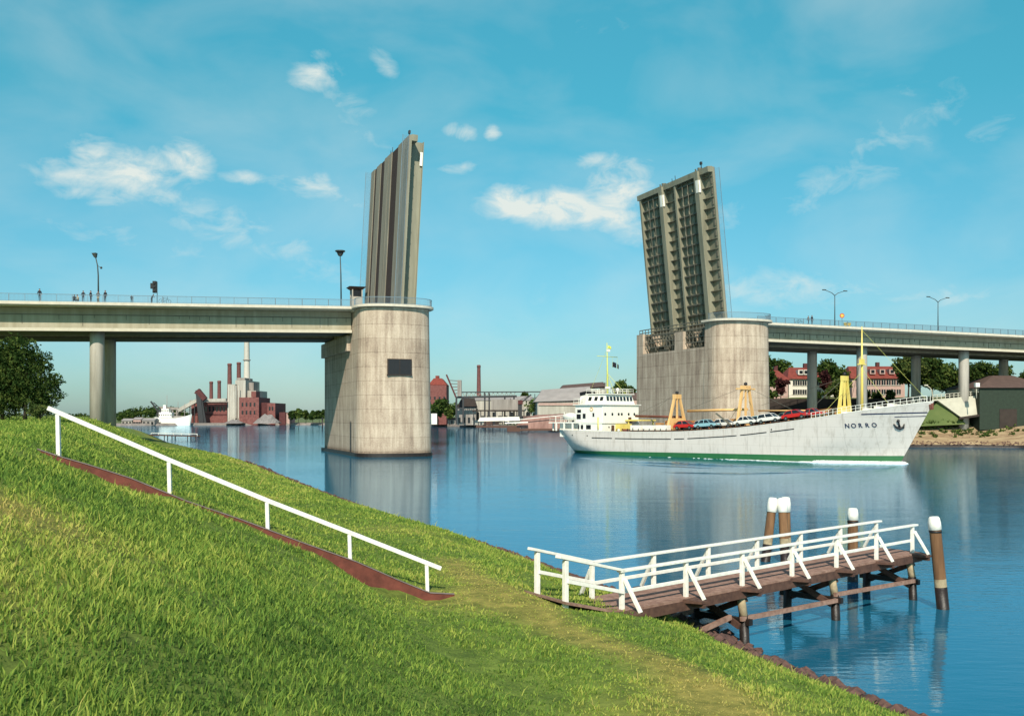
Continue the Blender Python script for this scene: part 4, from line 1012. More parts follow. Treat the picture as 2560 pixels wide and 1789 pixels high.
    for k in range(n+1):
        l = lerp(49.5, 63.3, k/n); q = hull_at(l, sheer(l), -1, -.15); 
        for sd in (-1, 1):
            c = Vector((q.x, -sd*q.y if sd > 0 else q.y, sheer(l)+.05)); m.bar(c, c+Vector((0,0,.75)), .05)
        if pv:
            for sd in (-1, 1):
                for zz in (.4, .78): m.bar((pv.x, sd*pv.y, pv.z+zz), (q.x, sd*q.y, sheer(l)+.05+zz), .045)
        pv = Vector((q.x, q.y, sheer(l)+.05))
    m.build('bow_railing', M['shipwhite'], t)
    # funnel, ventilators, main mast
    a = MB(); a.hexa([(4.6,-1.1,5.162),(7.2,-1.1,5.162),(7.2,1.1,5.162),(4.6,1.1,5.162)], [(4.3,-.8,9.6),(6.1,-.8,9.9),(6.1,.8,9.9),(4.3,.8,9.6)]); f = a.build('funnel', M['shipwhite'], t)
    a = MB(); a.hexa([(4.22,-.86,9.62),(6.2,-.86,9.92),(6.2,.86,9.92),(4.22,.86,9.62)], [(4.15,-.84,10.2),(6.1,-.84,10.5),(6.1,.84,10.5),(4.15,.84,10.2)]); a.build('funnel_cap', M['black'], f)
    mx = 9.6
    a = MB(); a.tube([(mx,0,9.872), (mx,0,13.5), (mx-.1,0,18.4)], [.19,.14,.06], 8); mm = a.build('mast', M['mastyellow'], t)
    a = MB(); a.tube([(mx,-2.6,16.1), (mx,2.6,16.1)], .05, 6); a.build('yard', M['mastyellow'], mm)
    a = MB(); a.bar((mx-.1,0,13.4), (mx+2.6,1.6,9.9), .05); a.bar((mx-.1,0,13.4), (mx+2.6,-1.2,9.9), .05); a.bar((mx,0,17.5), (mx-4,0,9.9), .025); a.build('stay', M['mastyellow'], mm)
    a = MB(); a.box(mx-.2, mx+.4, -.3, .3, 10.8, 11.1); a.build('radar', M['shipwhite'], mm); a = MB(); a.ball((mx+1.2,1.2,10.6), .3, 8); a.tube([(mx+1.2,1.2,9.87), (mx+1.2,1.2,10.4)], .1, 8); a.build('compass', M['shipwhite'], mm); a = MB(); a.box(mx-.1, mx+.5, -.12, .12, 16.9, 17.3); a.build('masthead_lamp', M['shipwhite'], mm)
    def cloth(name, c, w, h, mt):
        m = MB(); m.smooth = True; n = 5; R = []
        for i in range(n+1): R.append([m.pt((c[0]+.10*math.sin(i*1.4), c[1]+w*i/n, c[2]-h*j/3+.08*math.sin(i*.9))) for j in range(4)])
        for i in range(n):
            for j in range(3): m.face((R[i][j], R[i+1][j], R[i+1][j+1], R[i][j+1]))
        o = m.build(name, mt, mm); s_ = o.modifiers.new('thickness', 'SOLIDIFY'); s_.thickness = .02
    cloth('flag', (mx-.02,1.3,15.2), .95, .85, M['flagdark']); cloth('flag', (mx-.02,2.6,14.9), .3, .7, M['flagdark']); cloth('pennant', (mx,.1,17.9), .8, .5, M['flagyellow'])
    a = MB(); a.bar((mx,1.3,16.1), (mx,1.3,14.3), .02); a.build('halyard', M['mastyellow'], mm); a = MB(); a.bar((mx,2.55,16.1), (mx,2.55,14.1), .02); a.build('halyard', M['mastyellow'], mm)
    # hatches
    for l0, l1 in ((17.5, 33.5), (35.2, 49.3)):
        a = MB(); n = 8; ls = [lerp(l0, l1, k/n) for k in range(n+1)]
        for p, q in zip(ls, ls[1:]): a.hexa([(p,-4.05,sheer(p)-1),(q,-4.05,sheer(q)-1),(q,4.05,sheer(q)-1),(p,4.05,sheer(p)-1)], [(p,-4.05,sheer(p)+.28),(q,-4.05,sheer(q)+.28),(q,4.05,sheer(q)+.28),(p,4.05,sheer(p)+.28)])
        a.build('hatch', M['hatch'], t)
    a = MB(); ls = [lerp(18.5, 48.5, k/12) for k in range(13)]
    for p, q in zip(ls, ls[1:]): a.hexa([(p,3.95,sheer(p)+.285),(q,3.95,sheer(q)+.285),(q,4.15,sheer(q)+.285),(p,4.15,sheer(p)+.285)], [(p,3.95,sheer(p)+1.75),(q,3.95,sheer(q)+1.75),(q,4.15,sheer(q)+1.75),(p,4.15,sheer(p)+1.75)])
    a.build('coaming', M['coam'], t)
    a = MB()
    for k in range(34):
        l = 14.0+k*1.08; a.bar((l, -4.55, sheer(l)-.95), (l, -4.12, sheer(l)+.5), .09)
    a.build('lashings', M['black'], t)
    rc = random.Random(44)
    for k in range(14):
        l = rc.choice((rc.uniform(14.2, 17), rc.uniform(17.5, 27), rc.uniform(48.6, 50.6))); y = rc.uniform(-1.5, 3.4); b0 = sheer(l)+(.29 if l > 17.5 and l < 49 else -.98); w = rc.uniform(.4, .9); h_ = rc.uniform(.7, 1.7)
        a = MB(); a.box(l-w, l+w, y-w*.7, y+w*.7, b0, b0+h_); a.build('deck_locker', rc.choice((M['deckred'], M['leafdark'], M['coam'], M['retain'], M['brick'])), t, .05)
    # tapered portal posts
    def portal(l, z0, z1, wb, wt, mt, solid, cross):
        a = MB(); th = .22; zm = lerp(z0, z1, solid)
        def half(z): return lerp(wb, wt, (z-z0)/(z1-z0))
        a.hexa([(l-th,-wb,z0),(l+th,-wb,z0),(l+th,wb,z0),(l-th,wb,z0)], [(l-th*.9,-half(zm),zm),(l+th*.9,-half(zm),zm),(l+th*.9,half(zm),zm),(l-th*.9,half(zm),zm)])
        for s0 in (-1, 0, 1):
            lw = .2 if s0 else .06
            a.hexa([(l-th*.8, s0*(half(zm)-lw)-lw, zm+.002),(l+th*.8, s0*(half(zm)-lw)-lw, zm+.002),(l+th*.8, s0*(half(zm)-lw)+lw, zm+.002),(l-th*.8, s0*(half(zm)-lw)+lw, zm+.002)],
                   [(l-th*.6, s0*(half(z1)-lw)-lw, z1),(l+th*.6, s0*(half(z1)-lw)-lw, z1),(l+th*.6, s0*(half(z1)-lw)+lw, z1),(l-th*.6, s0*(half(z1)-lw)+lw, z1)])
        a.box(l-th*.7, l+th*.7, -wt-.02, wt+.02, z1+.002, z1+.7)
        o = a.build('derrick_post', mt, t)
        if cross:
            c = MB(); c.box(l-.3, l+.3, -wt-1.0, wt+1.0, z1+.1, z1+.32); c.build('crosstree', mt, o)
        c = MB(); c.ball((l,0,z1+.95), .28, 8); c.build('masthead_block', M['black'], o)
    portal(23.8, sheer(24)+.28, 8.9, 2.6, .95, M['orange'], .38, 0)
    portal(36.2, sheer(36)+.28, 10.0, 2.5, 1.15, M['orange'], .25, 1)
    portal(51.8, 5.7, 11.0, 2.0, .85, M['yellow'], .36, 0)
    a = MB(); a.tube([(54.3,0,6.0), (54.3,0,12), (54.3,0,18.3)], [.24,.18,.06], 8); fm = a.build('foremast', M['yellow'], t)
    a = MB(); a.box(54.0, 54.6, -.7, .7, 13.1, 13.25); a.box(54.05,54.55,-.3,.3,13.25,13.9); a.build('lookout_platform', M['yellow'], fm)
    a = MB(); a.bar((54.3,0,12.6), (58.5,0,7.2), .03); a.bar((54.3,0,12.2), (50,-3,6.3), .03); a.bar((54.3,0,17.8), (63,0,8.4), .025); a.build('stay', M['mastyellow'], fm)
    # stowed booms
    a = MB(); a.tube([(24.5,1.8,7.0), (35.5,1.6,7.2)], .2, 8); a.build('cargo_boom', M['orange'], t)
    a = MB(); a.tube([(13.5,2.6,6.2), (23.5,2.2,6.0)], .2, 8); a.build('cargo_boom', M['deckred'], t)
    a = MB(); a.tube([(37.0,2.2,7.0), (46,1.4,7.0)], .11, 8); a.build('cargo_boom', M['orange'], t)
    a = MB(); a.bar((33.2,-3.2,6.6), (35.6,-3.0,4.9), .3, .2); a.build('crutch', M['leafdark'], t)
    a = MB(); a.box(13.4, 14.4, -2.5, .5, zd-1, 4.9); a.box(12.6, 16.5, 1.0, 4.2, 5.4, 5.6); a.box(13,13.2,1.2,1.4,zd-1,5.4); a.box(16,16.2,3.8,4,zd-1,5.4); a.build('winch', M['yellow'], t)
    for l in (52.6, 55.6, 57.2, 59.0):
        a = MB(); a.box(l-.45, l+.45, -1.6, -.6, sheer(l)-.35, sheer(l)+.55); a.tube([(l,-2.0,sheer(l)+.2), (l,1.2,sheer(l)+.2)], .3, 8); a.build('windlass', M['shipwhite'], t)
    for k in range(3):
        l = 18.6+k*2.5; a = MB(); a.box(l-1.0, l+1.0, -3.9, -2.7, sheer(l)+.282, sheer(l)+1.05); a.build('locker', M['shipwhite'], t)
    # rigging, deck clutter and fittings
    a = MB()
    for p, q in (((23.8,1.2,9.4),(18,3.9,4.2)), ((23.8,-1.2,9.4),(18,-4.0,4.2)), ((36.2,1.4,10.6),(30,4,4.4)), ((36.2,0,10.6),(24.5,1.8,7.2)), ((36.2,0,10.6),(48,-3.8,6.2)), ((51.8,0,11.5),(37.5,2.2,7.8)), ((51.8,0,11.4),(47.5,-4,6.0)), ((23.8,0,9.5),(13.5,2.6,6.4)), ((54.3,0,14.5),(50.2,4,6.3))): a.bar(p, q, .035)
    a.build('rigging', M['leafdark'], t)
    rr = random.Random(2)
    for k in range(16):
        l = 15.5+k*2.05; y = rr.choice((-1, 1, 1))*rr.uniform(4.2, 4.55); a = MB(); h_ = rr.uniform(.9, 1.5)
        a.tube([(l, y, sheer(l)-.95), (l, y, sheer(l)-.95+h_)], rr.uniform(.10, .2), 8); a.ball((l, y, sheer(l)-.9+h_), rr.uniform(.16, .26), 8); a.build('ventilator', rr.choice((M['yellow'], M['shipwhite'], M['hatch'])), t)
    for sd in (-1, 1):
        a = MB(); a.tube([(3.4+k*.5, sd*4.2, 6.1) for k in range(8)], [.1,.45,.6,.65,.65,.6,.45,.1], 10); a.build('lifeboat', M['shipwhite'], t)
        a = MB(); a.bar((3.7,sd*4.2,5.16),(3.7,sd*4.2,6.9),.1); a.bar((6.5,sd*4.2,5.16),(6.5,sd*4.2,6.9),.1); a.build('davit', M['shipwhite'], t)
        a = MB(); a.tube([(10.2+.28*math.cos(q*math.pi/6), sd*4.74, 7.3+.28*math.sin(q*math.pi/6)) for q in range(13)], .07, 6, caps=False); a.build('life_ring', M['orange'], t)
    a = MB(); a.box(12.502, 12.54, 1.9, 2.7, 5.17, 6.0); a.box(12.452,12.49,-2.4,-1.7,zd-.6,5.0-.3); a.build('door', M['hatch'], t)
    for y in (-3.6, 3.6):
        a = MB(); a.tube([(6.9,y,8.12),(6.9,y,9.0),(7.2,y,9.3)], .2, 8); a.build('ventilator', M['shipwhite'], t)
    # ring buoy stand on the starboard side
    a = MB(); a.tube([(11.7,-4.83,4.0),(11.7,-4.83,6.0)], .12, 8); a.build('fire_pipe', M['yellow'], t)
    return t
ship()
def ship_pt(l, y, z):
    c, s = math.cos(RZS), math.sin(RZS); return (SP.x+c*l-s*y, SP.y+s*l+c*y, z)
def car(label, paint, l, y, kind, length=3.75):
    h = length/2; w = .76
    z = sheer(l)+.285; pitch = math.atan2(sheer(l+1)-sheer(l-1), 2)
    t = thing('parked_car', label, 'car', ship_pt(l, y, z), RZS, 'cars stowed on the ship deck', local=True)
    t.rotation_euler = (0, -pitch, RZS)
    m = MB(); m.smooth = False
    prof = [(-h,.34),(-h,.62),(-h+.08,.78),(-h*.55,.86),(h*.42,.84),(h-.12,.72),(h,.58),(h,.34)]
    def ring(y, k=1.0, dz=0): return [(x, y, z_+dz) for x, z_ in prof]
    L0, R0 = [m.pt(p) for p in ring(-w)], [m.pt(p) for p in ring(w)]
    m.face(L0[::-1]); m.face(R0)
    for k in range(len(prof)): m.face((L0[k], L0[(k+1)%8], R0[(k+1)%8], R0[k]))
    b = m.build('body', paint, t, .05)
    ro = {'fast': (-.82,-.55,.18,.62), 'saloon': (-.66,-.40,.16,.46), 'estate': (-.93,-.85,.18,.50)}[kind]
    x0, x1, x2, x3 = [r*h for r in ro]
    m = MB(); m.hexa([(x0,-w+.05,.845),(x3,-w+.05,.835),(x3,w-.05,.835),(x0,w-.05,.845)], [(x1,-w+.2,1.31),(x2,-w+.2,1.33),(x2,w-.2,1.33),(x1,w-.2,1.31)]); g = m.build('windows', M['glass'], t)
    m = MB(); m.hexa([(x1-.06,-w+.17,1.315),(x2+.05,-w+.17,1.335),(x2+.05,w-.17,1.335),(x1-.06,w-.17,1.315)], [(x1+.1,-w+.28,1.40),(x2-.08,-w+.28,1.41),(x2-.08,w-.28,1.41),(x1+.1,w-.28,1.40)])
    for sd in (-1, 1):
        for xa, xb in ((x0, x1), (x3, x2), ((x0+x3)/2, (x1+x2)/2)): m.bar((xa, sd*(w-.04), .85), (xb, sd*(w-.19), 1.33), .07, .05)
    m.build('roof', paint, t)
    for xx in (-h*.62, h*.62):
        for sd in (-1, 1):
            m = MB(); m.tube([(xx, sd*(w-.16), .30), (xx, sd*(w+.02), .30)], .30, 14); wl = m.build('wheel', M['rubber'], t)
            m = MB(); m.tube([(xx, sd*(w+.021), .30), (xx, sd*(w+.04), .30)], .15, 12); m.build('hubcap', M['chrome'], wl)
    for xx in (-h-.03, h+.03):
        m = MB(); m.bar((xx,-w,.44), (xx,w,.44), .10, .11); m.build('bumper', M['chrome'], t)
    for sd in (-1, 1):
        m = MB(); m.ball((h-.02, sd*.55, .63), .11, 8); m.build('headlight', M['chrome'], t)
for a in (('red car in the near row beside the aft orange derrick post', M['carred'], 27.6, -2.9, 'fast'),
          ('pale blue car in the near row right behind the aft red car', M['carblue'], 31.5, -2.9, 'saloon', 3.85),
          ('white saloon car in the near row just ahead of the pale blue car', M['carwhite'], 38.3, -2.9, 'saloon', 3.7),
          ('white estate car in the near row touching the big forward red car', M['carwhite'], 42.2, -2.9, 'estate', 3.7),
          ('forward red car in the near row with its roof highest', M['carred'], 46.2, -2.9, 'fast', 3.9),
          ('grey car in the far row behind the aft red car', M['carsilver'], 29.0, -.6, 'saloon'),
          ('white car in the far row behind the pale blue car', M['carwhite'], 32.9, -.6, 'fast'),
          ('pale blue car in the far row next to the middle orange derrick post', M['carblue'], 39.6, -.6, 'estate'),
          ('green car in the far row behind the white estate car', M['cargreen'], 43.5, -.6, 'saloon'),
          ('red car in the far row foremost on the ship deck', M['carred'], 47.6, -.7, 'saloon', 3.5)):
    car(*a)

# bow wave and wake
def wake():
    V, Fc = [], []
    rr = np.random.default_rng(5)
    def pt(l, out): 
        p = hull_at(l, .12, -1, out); return ship_pt(p.x, p.y, 0)
    for k in range(2200):
        l = 60.2-abs(rr.normal(0, 9)); out = abs(rr.normal(0, .35))+.05*max(0, 59.6-l)*rr.random()
        x, y, z = pt(l, out); s = rr.uniform(.08, .30)*(1.5 if l > 48 else .8); h = s*(.7 if l > 50 else .25)
        b = len(V); n = 7
        for i in range(n):
            a = 2*math.pi*i/n; V.append((x+1.6*s*math.cos(a)*rr.uniform(.7,1.2), y+s*math.sin(a)*rr.uniform(.7,1.2), -.02))
        V.append((x, y, h))
        for i in range(n): Fc.append((b+i, b+(i+1)%n, b+n))
    o = fast_mesh('foam', V, Fc, M['foam'], smooth=True); tag(o, 'white foam of the bow wave along the ship waterline', 'foam', kind='stuff')
wake()
def ripples():
    mb = MB(); mb.smooth = True; rr = random.Random(6)
    def on_water(x, y): D = H*F/(y-HZ); return Vector(((x-CX)/F*D, D, 0))
    for pts, w, h in (([(1440,1143),(1540,1151),(1650,1157),(1790,1163),(1960,1167)], 1.3, .2),
                      ([(1500,1152),(1620,1162),(1800,1171)], 1.1, .14), ([(1650,1180),(1850,1184),(2080,1178)], 1.0, .1), ([(1960,1172),(2120,1172),(2240,1166)], 1.0, .2)):
        P = [on_water(*p) for p in pts]; Q = []
        for a, b in zip(P, P[1:]): Q += [a.lerp(b, k/9) for k in range(9)]
        Q.append(P[-1]); rows = []
        for i, q in enumerate(Q):
            d = (Q[min(i+1, len(Q)-1)]-Q[max(i-1, 0)]).normalized(); n = Vector((-d.y, d.x, 0)); f = math.sin(math.pi*i/(len(Q)-1))**.6; q = q+n*rr.uniform(-.2, .2)
            rows.append([mb.pt(q+n*w*c*(.4+.6*f)+Vector((0,0,h*e*f*rr.uniform(.75,1.2)-.012*(e == 0)))) for c, e in ((-1,0),(-.55,.35),(0,1),(.55,.35),(1,0))])
        for a, b in zip(rows, rows[1:]):
            for i in range(4): mb.face((a[i], b[i], b[i+1], a[i+1]))
    o = mb.build('wake_ripples', M['water']); o['kind'] = 'structure'
ripples()

# ------------------------------------------------------------------ far and right banks
FARSH = [(-900,640),(-200,630),(300,600),(560,640),(820,655),(1075,583),(1200,530),(1330,440),(1420,380),(1560,300),(1750,240),(1880,207),(1990,196),(2150,196),(2290,197),(2420,197),(2552,193),(2800,180),(3400,155)]
def far_pt(x, D, z): return ((x-CX)/F*D, D, z)
def right_h(x, D, k):
    """height of the right bank at k metres behind the water's edge"""
    if x < 1500: return 1.5 if k > .1 else 0
    z = interp(k, [(0,.6),(1,1.0),(6,2.9),(10,4.6),(26,5.6),(46,7.0),(46.6,7.0),(48,10.2),(80,11.4),(200,12),(400,8)])
    return lerp(1.5, z, min(1, (x-1500)/250))
xs = np.unique(np.concatenate([np.arange(-900, 3401, 60), np.arange(1860, 2600, 12)])).astype(float); ks = [-.02,0,1,2,4,6,8,10,13,16,20,25,30,38,45,46.3,48,60,80,120,200,400,900,2500,6000]
V = []; 
for x in xs:
    D0 = interp(x, FARSH)
    for k in ks:
        D = D0+k; w = .5*math.sin(x*.02+k*.3)*min(1, max(0, k)/10)*(1 if x > 1500 else .2)
        z = -1.0 if k < 0 else (right_h(x, D, k)+w*.4*(k > 1.5) if k > 0 else (.55 if x > 1500 else .05))
        V.append(far_pt(x, D, z))
nk = len(ks); I = np.arange(len(V)).reshape(len(xs), nk)
FQ = np.stack([I[:-1,:-1].ravel(), I[1:,:-1].ravel(), I[1:,1:].ravel(), I[:-1,1:].ravel()], 1)
mi = []
for a in range(len(xs)-1):
    for k in range(nk-1): mi.append(3 if (xs[a] > 1500 and k == 0) else 0 if (xs[a] > 1500 and ks[k] < 10) else (2 if (xs[a] <= 1500 and ks[k] < 20) else 1))
M['edge_shade'] = M['pilewet']  # dark waterline strip, the quay's shadow band painted on the bank edge
M['farland'] = mat('far land', (.05,.085,.02), .95, scale=.06, col2=(.16,.18,.06))
tag(fast_mesh('far_bank', V, FQ, [M['sand'], M['farland'], M['quay'], M['edge_shade']], mi=mi), kind='structure')

def boxat(mb, x0, x1, ytop, D, depth, zb=None, ybot=None):
    """block whose front face spans photo columns x0..x1 at distance D"""
    X0, X1 = (x0-CX)/F*D, (x1-CX)/F*D; zt = H+(HZ-ytop)*D/F; z0 = zb if zb is not None else H+(HZ-ybot)*D/F
    mb.box(X0, X1, D, D+depth, z0, zt); return X0, X1, z0, zt

# trees -------------------------------------------------------------
def crown_mesh(name, rr, blobs, n, leafsize, m, fill=.42):
    """n leaf quads spread through lumpy blobs"""
    tot = sum(b[3]**2 for b in blobs); P = []
    S = []
    for (x, y, z, r, sq) in [(b+(1,))[:5] for b in blobs]:
        k = max(8, int(n*r*r/tot))
        d = rr.normal(size=(k, 3)); d /= np.linalg.norm(d, axis=1)[:,None]
        lump = 1+.22*np.sin(d[:,0]*5+x)*np.sin(d[:,1]*6+y)+.16*np.sin(d[:,2]*7+z)+.1*np.sin(11*d[:,0]+9*d[:,2])
        rad = r*lump*(rr.random(k)**fill)
        p = d*rad[:,None]; p[:,2] *= sq; p += np.array([x, y, z]); P.append(p)
        S.append(np.clip(.5+.35*np.sin(d[:,0]*6+d[:,2]*5+x*3)+rr.normal(0, .22, k), 0, 1))
    P = np.concatenate(P); T = np.concatenate(S); k = len(P)
    a = rr.normal(size=(k, 3)); a /= np.linalg.norm(a, axis=1)[:,None]; b = np.cross(a, rr.normal(size=(k, 3))); b /= np.linalg.norm(b, axis=1)[:,None]
    s = leafsize*(.6+.8*rr.random(k))[:,None]
    V = np.stack([P-a*s-b*s*.6, P+a*s-b*s*.5, P+a*s*.9+b*s*.6, P-a*s*.8+b*s*.5], 1).reshape(-1, 3)
    Fc = np.arange(4*k).reshape(-1, 4)
    return fast_mesh(name, V, Fc, m, dict(tint=np.repeat(T, 4)))
def tree(name, label, base, h, wd, m, seed, n=2500, trunk=.28, group=None, bare=.25, ls=None, blobs=None, fill=.42):
    rr = np.random.default_rng(seed)
    t = thing(name, label, 'tree' if 'bush' not in name else 'bush', base, 0, group, local=True)
    if blobs is None:
        blobs = []
        c = h*(1+bare)/2; hz = h*(1-bare)/2
        for k in range(15):
            a = rr.uniform(0, 2*math.pi); q = rr.random()**.6; zz = rr.uniform(-.75, .85)
            rr_ = wd*.62*math.sqrt(max(.05, 1-zz*zz))*q
            blobs.append((rr_*math.cos(a), rr_*math.sin(a), c+zz*hz*.72, wd*rr.uniform(.17, .36), .8))
        blobs.append((0, 0, c, wd*.36, hz/(wd*.5)*.8))
    cr = crown_mesh('crown', rr, blobs, n, ls or wd*.045, m, fill); cr.parent = t
    mb = MB(); lean = rr.normal(0, .03, 2)*h
    mb.tube([(0,0,-.3), (lean[0]*.4, lean[1]*.4, h*.3), (lean[0], lean[1], h*.75)], [trunk, trunk*.75, trunk*.2], 8)
    for b in blobs[:6]:
        z0 = h*rr.uniform(.22, .45); mb.tube([(lean[0]*.4, lean[1]*.4, z0), ((b[0]+lean[0])*.5, (b[1]+lean[1])*.5, (z0+b[2])*.55), (b[0], b[1], b[2])], [trunk*.45, trunk*.3, trunk*.08], 6)
    mb.build('trunk', M['bark'], t)
    return t
# trees on the left bank
z_ = lambda x, y: float(ground_z(x, y))
bl = [(-.4,0,3.6,1.7),(-1.6,.3,4.2,1.5),(.9,-.2,3.0,1.3),(-.2,0,5.2,1.15),(1.0,.1,4.4,.9),(1.7,0,2.1,1.0),(2.2,0,3.1,.55),(-1.8,0,2.4,1.5),(.4,0,1.9,1.2),(-.9,0,5.5,.9),(-2.6,.2,3.4,1.6),(-2.4,0,5.0,1.2),(-2.8,0,1.6,1.3),(-1.2,0,1.4,1.0),(1.2,0,1.3,.8)]
x, y = (62-CX)/F*72, 72
tree('bank_tree', 'dark leafy tree on the left bank below the bridge span', (x, y, z_(x, y)-.1), 6.2, 3.6, M['leaf_dark'], 21, 26000, .16, 'trees at the left edge', ls=.07, blobs=bl, fill=.3)
bl2 = [(-.5,0,3.6,1.6),(.7,0,3.1,1.3),(0,0,4.7,1.3),(-.9,.3,2.3,1.4),(.9,0,2.0,1.0)]
x, y = (8-CX)/F*78, 78
tree('bank_tree', 'second dark tree cut by the left picture edge', (x, y, z_(x, y)-.1), 6.4, 3.4, M['leaf_mid'], 22, 12000, .16, 'trees at the left edge', ls=.08, blobs=bl2, fill=.3)
x, y = (100-CX)/F*64, 64
tree('bush', 'small pale bush at the foot of the left bank tree', (x, y, z_(x, y)-.1), 1.2, 1.2, M['leaf_pale'], 23, 900, .04, ls=.05)

# ---- power station on the far left shore
def chim(name, label, x, ytop, D, rb, rt, m, grp, bands=False, zb=1.0, extra=0):
    X = (x-CX)/F*D; zt = H+(HZ-ytop)*D/F+extra
    t = thing(name, label, 'chimney', (X, D, zb), 0, grp, local=True)
    mb = MB(); hh = zt-zb; rb *= 1.15; rt *= 1.2; mb.lathe((0,0,0), [(rb,0),(lerp(rb,rt,.5),hh*.5),(rt,hh-1.5),(rt*1.02,hh-1.45)], 16); mb.build('shaft', m, t)
    mb = MB(); mb.lathe((0,0,hh-1.45), [(rt*1.12,0),(rt*1.12,1.2),(rt*.8,1.45)], 16); mb.build('rim', m, t)
    if bands:
        for q in (.28, .45, .66): mb = MB(); mb.lathe((0,0,hh*q), [(rb*1.06,0),(rb*1.06,.6)], 16); mb.build('band', M['grey'], t)
G1 = 'power station chimneys'
chim('chimney', 'tall white chimney rising out of sight behind the left span', 617, 820, 668, 2.1, 1.4, M['stackwhite'], G1, True)
chim('chimney', 'dark brick chimney nearest left of the tall white one', 597, 905, 672, 1.5, 1.1, M['stack'], G1)
chim('chimney', 'dark brick chimney second left of the tall white one', 574, 908, 668, 1.6, 1.1, M['stack'], G1)
chim('chimney', 'short brick chimney right of the leftmost one on the red hall', 548, 951, 672, 1.2, .95, M['stack'], G1)
chim('chimney', 'leftmost short brick chimney above the long red hall', 528, 953, 672, 1.2, .95, M['stack'], G1)
chim('chimney', 'lone thin brick chimney above the mid channel conveyor', 1197, 912, 560, 1.25, .8, M['stack'], None)
def station():
    D = 650
    def hall(name, label, parts, roofm=None):
        t = thing(name, label, 'industrial hall', far_pt((parts[0][0]+parts[0][1])/2, D, 1.0))
        for i, (x0, x1, yt, yb, dd, dep, mt, pn) in enumerate(parts):
            m = MB(); boxat(m, x0, x1, yt, D+dd, dep, ybot=yb); m.build(pn, mt, t)
        return t
    t = hall('industrial_hall', 'long red brick hall of the power station beside the white ship', [(478,568,1006,1062,0,40,M['brick'],'wall'),(474,572,1000,1005.6,-1,42,M['grey'],'roof')])
    for x in range(486, 566, 9):
        m = MB(); boxat(m, x, x+4, 1016, D-.25, .3, ybot=1028); m.build('window', M['glass'], t)
    m = MB(); boxat(m, 478, 568, 1034, D-.4, .5, ybot=1037); m.build('ledge', M['brickdark'], t)
    t = hall('industrial_hall', 'pale ribbed boiler house under the tall white chimney', [(569,588,960,1062,-2,30,M['pale'],'wall'),(588.3,614,950,1062,2,36,M['pale'],'wall'),(614.3,640,976,1000,6,30,M['pale'],'wall')])
    for x in (571.5, 577, 582.5, 589, 595):
        m = MB(); boxat(m, x, x+1.8, 963, D-2.4, .45, ybot=1045); m.build('pilaster', M['stackwhite'], t)
    m = MB(); boxat(m, 592, 612, 944, D+6, 20, ybot=949.8); boxat(m, 622, 634, 956, D+10, 10, ybot=975.6); m.build('roof_house', M['grey'], t)
    t = hall('industrial_hall', 'stepped red brick block right of the pale boiler house', [(598,647,993,1062,-6,30,M['brick'],'wall'),(647.3,668,1006,1062,0,30,M['brickdark'],'wall'),(668.3,688,1007,1062,-3,30,M['brick'],'wall')])
    for x, y in ((604,1006),(614,1006),(624,1006),(634,1006),(604,1026),(614,1026),(624,1026),(634,1026),(672,1016),(679,1016)):
        m = MB(); boxat(m, x, x+4, y, D-6.3 if x < 660 else D-3.3, .35, ybot=y+9); m.build('window', M['glass'], t)
    m = MB(); boxat(m, 628, 640, 978, D+2, 10, ybot=992.6); m.build('roof_house', M['brick'], t)
    t = hall('industrial_hall', 'low dark red shed at the right end of the power station', [(698,714,1030,1062,-2,16,M['brickdark'],'wall'),(714.3,726,1032,1062,0,14,M['housepink'],'wall')])
    # inclined conveyor and unloader
    t = thing('conveyor', 'sloping coal conveyor climbing to the red hall roof', 'conveyor', far_pt(465, D-6, 1))
    m = MB(); m.bar(at(446,1026,D-6), at(492,1001,D-6), 3, 2.2); m.bar(at(492,1001,D-6), at(566,999,D-6), 3, 1.8); m.build('gallery', M['pale'], t)
    m = MB()
    for x, y in ((450,1026),(462,1018),(475,1011),(487,1005)): m.bar(at(x,y,D-6), at(x-1,1060,D-6), .5)
    m.build('trestle', M['darksteel'], t)
    t = thing('harbour_crane', 'dark unloading crane beside the red hall roof', 'crane', far_pt(498, D-12, 1))
    m = MB(); m.bar(at(505,1060,D-12), at(496,975,D-12), 3.0, 3); m.bar(at(514,1060,D-12), at(502,990,D-12), 1.6); m.build('tower', M['darksteel'], t)
    m = MB(); m.bar(at(494,975,D-12), at(513,998,D-12), 3.2, 3); m.bar(at(488,980,D-12), at(500,990,D-12), 1.4); m.build('jib', M['brickdark'], t)
    t = thing('harbour_crane', 'small slewing crane with raised jib behind the white moored ship', 'crane', far_pt(392, D-6, 1))
    m = MB(); m.bar(at(377,1003,D-6), at(397,1030,D-6), .9); m.bar(at(384,1006,D-6), at(402,1022,D-6), .5); m.build('jib', M['darksteel'], t)
    m = MB(); m.bar(at(397,1030,D-6), at(399,1060,D-6), 2.2); m.box(*at(396,1034,D-8)[:1], at(408,1034,D-8)[0], D-8, D-4, at(0,1036,D)[2], at(0,1024,D)[2]); m.build('tower', M['darksteel'], t)
    # gantries between
    t = thing('loading_gantry', 'grey loading gantry between the moored ship and the conveyor', 'gantry', far_pt(425, D-3, 1))
    m = MB()
    for x in (402, 412, 422, 432, 442): m.bar(at(x,1060,D-3), at(x,1019,D-3), .8)
    m.bar(at(398,1019,D-3), at(446,1021,D-3), 1.6); m.bar(at(400,1030,D-3), at(446,1033,D-3), .7); m.build('frame', M['grey'], t)
    mb = MB()
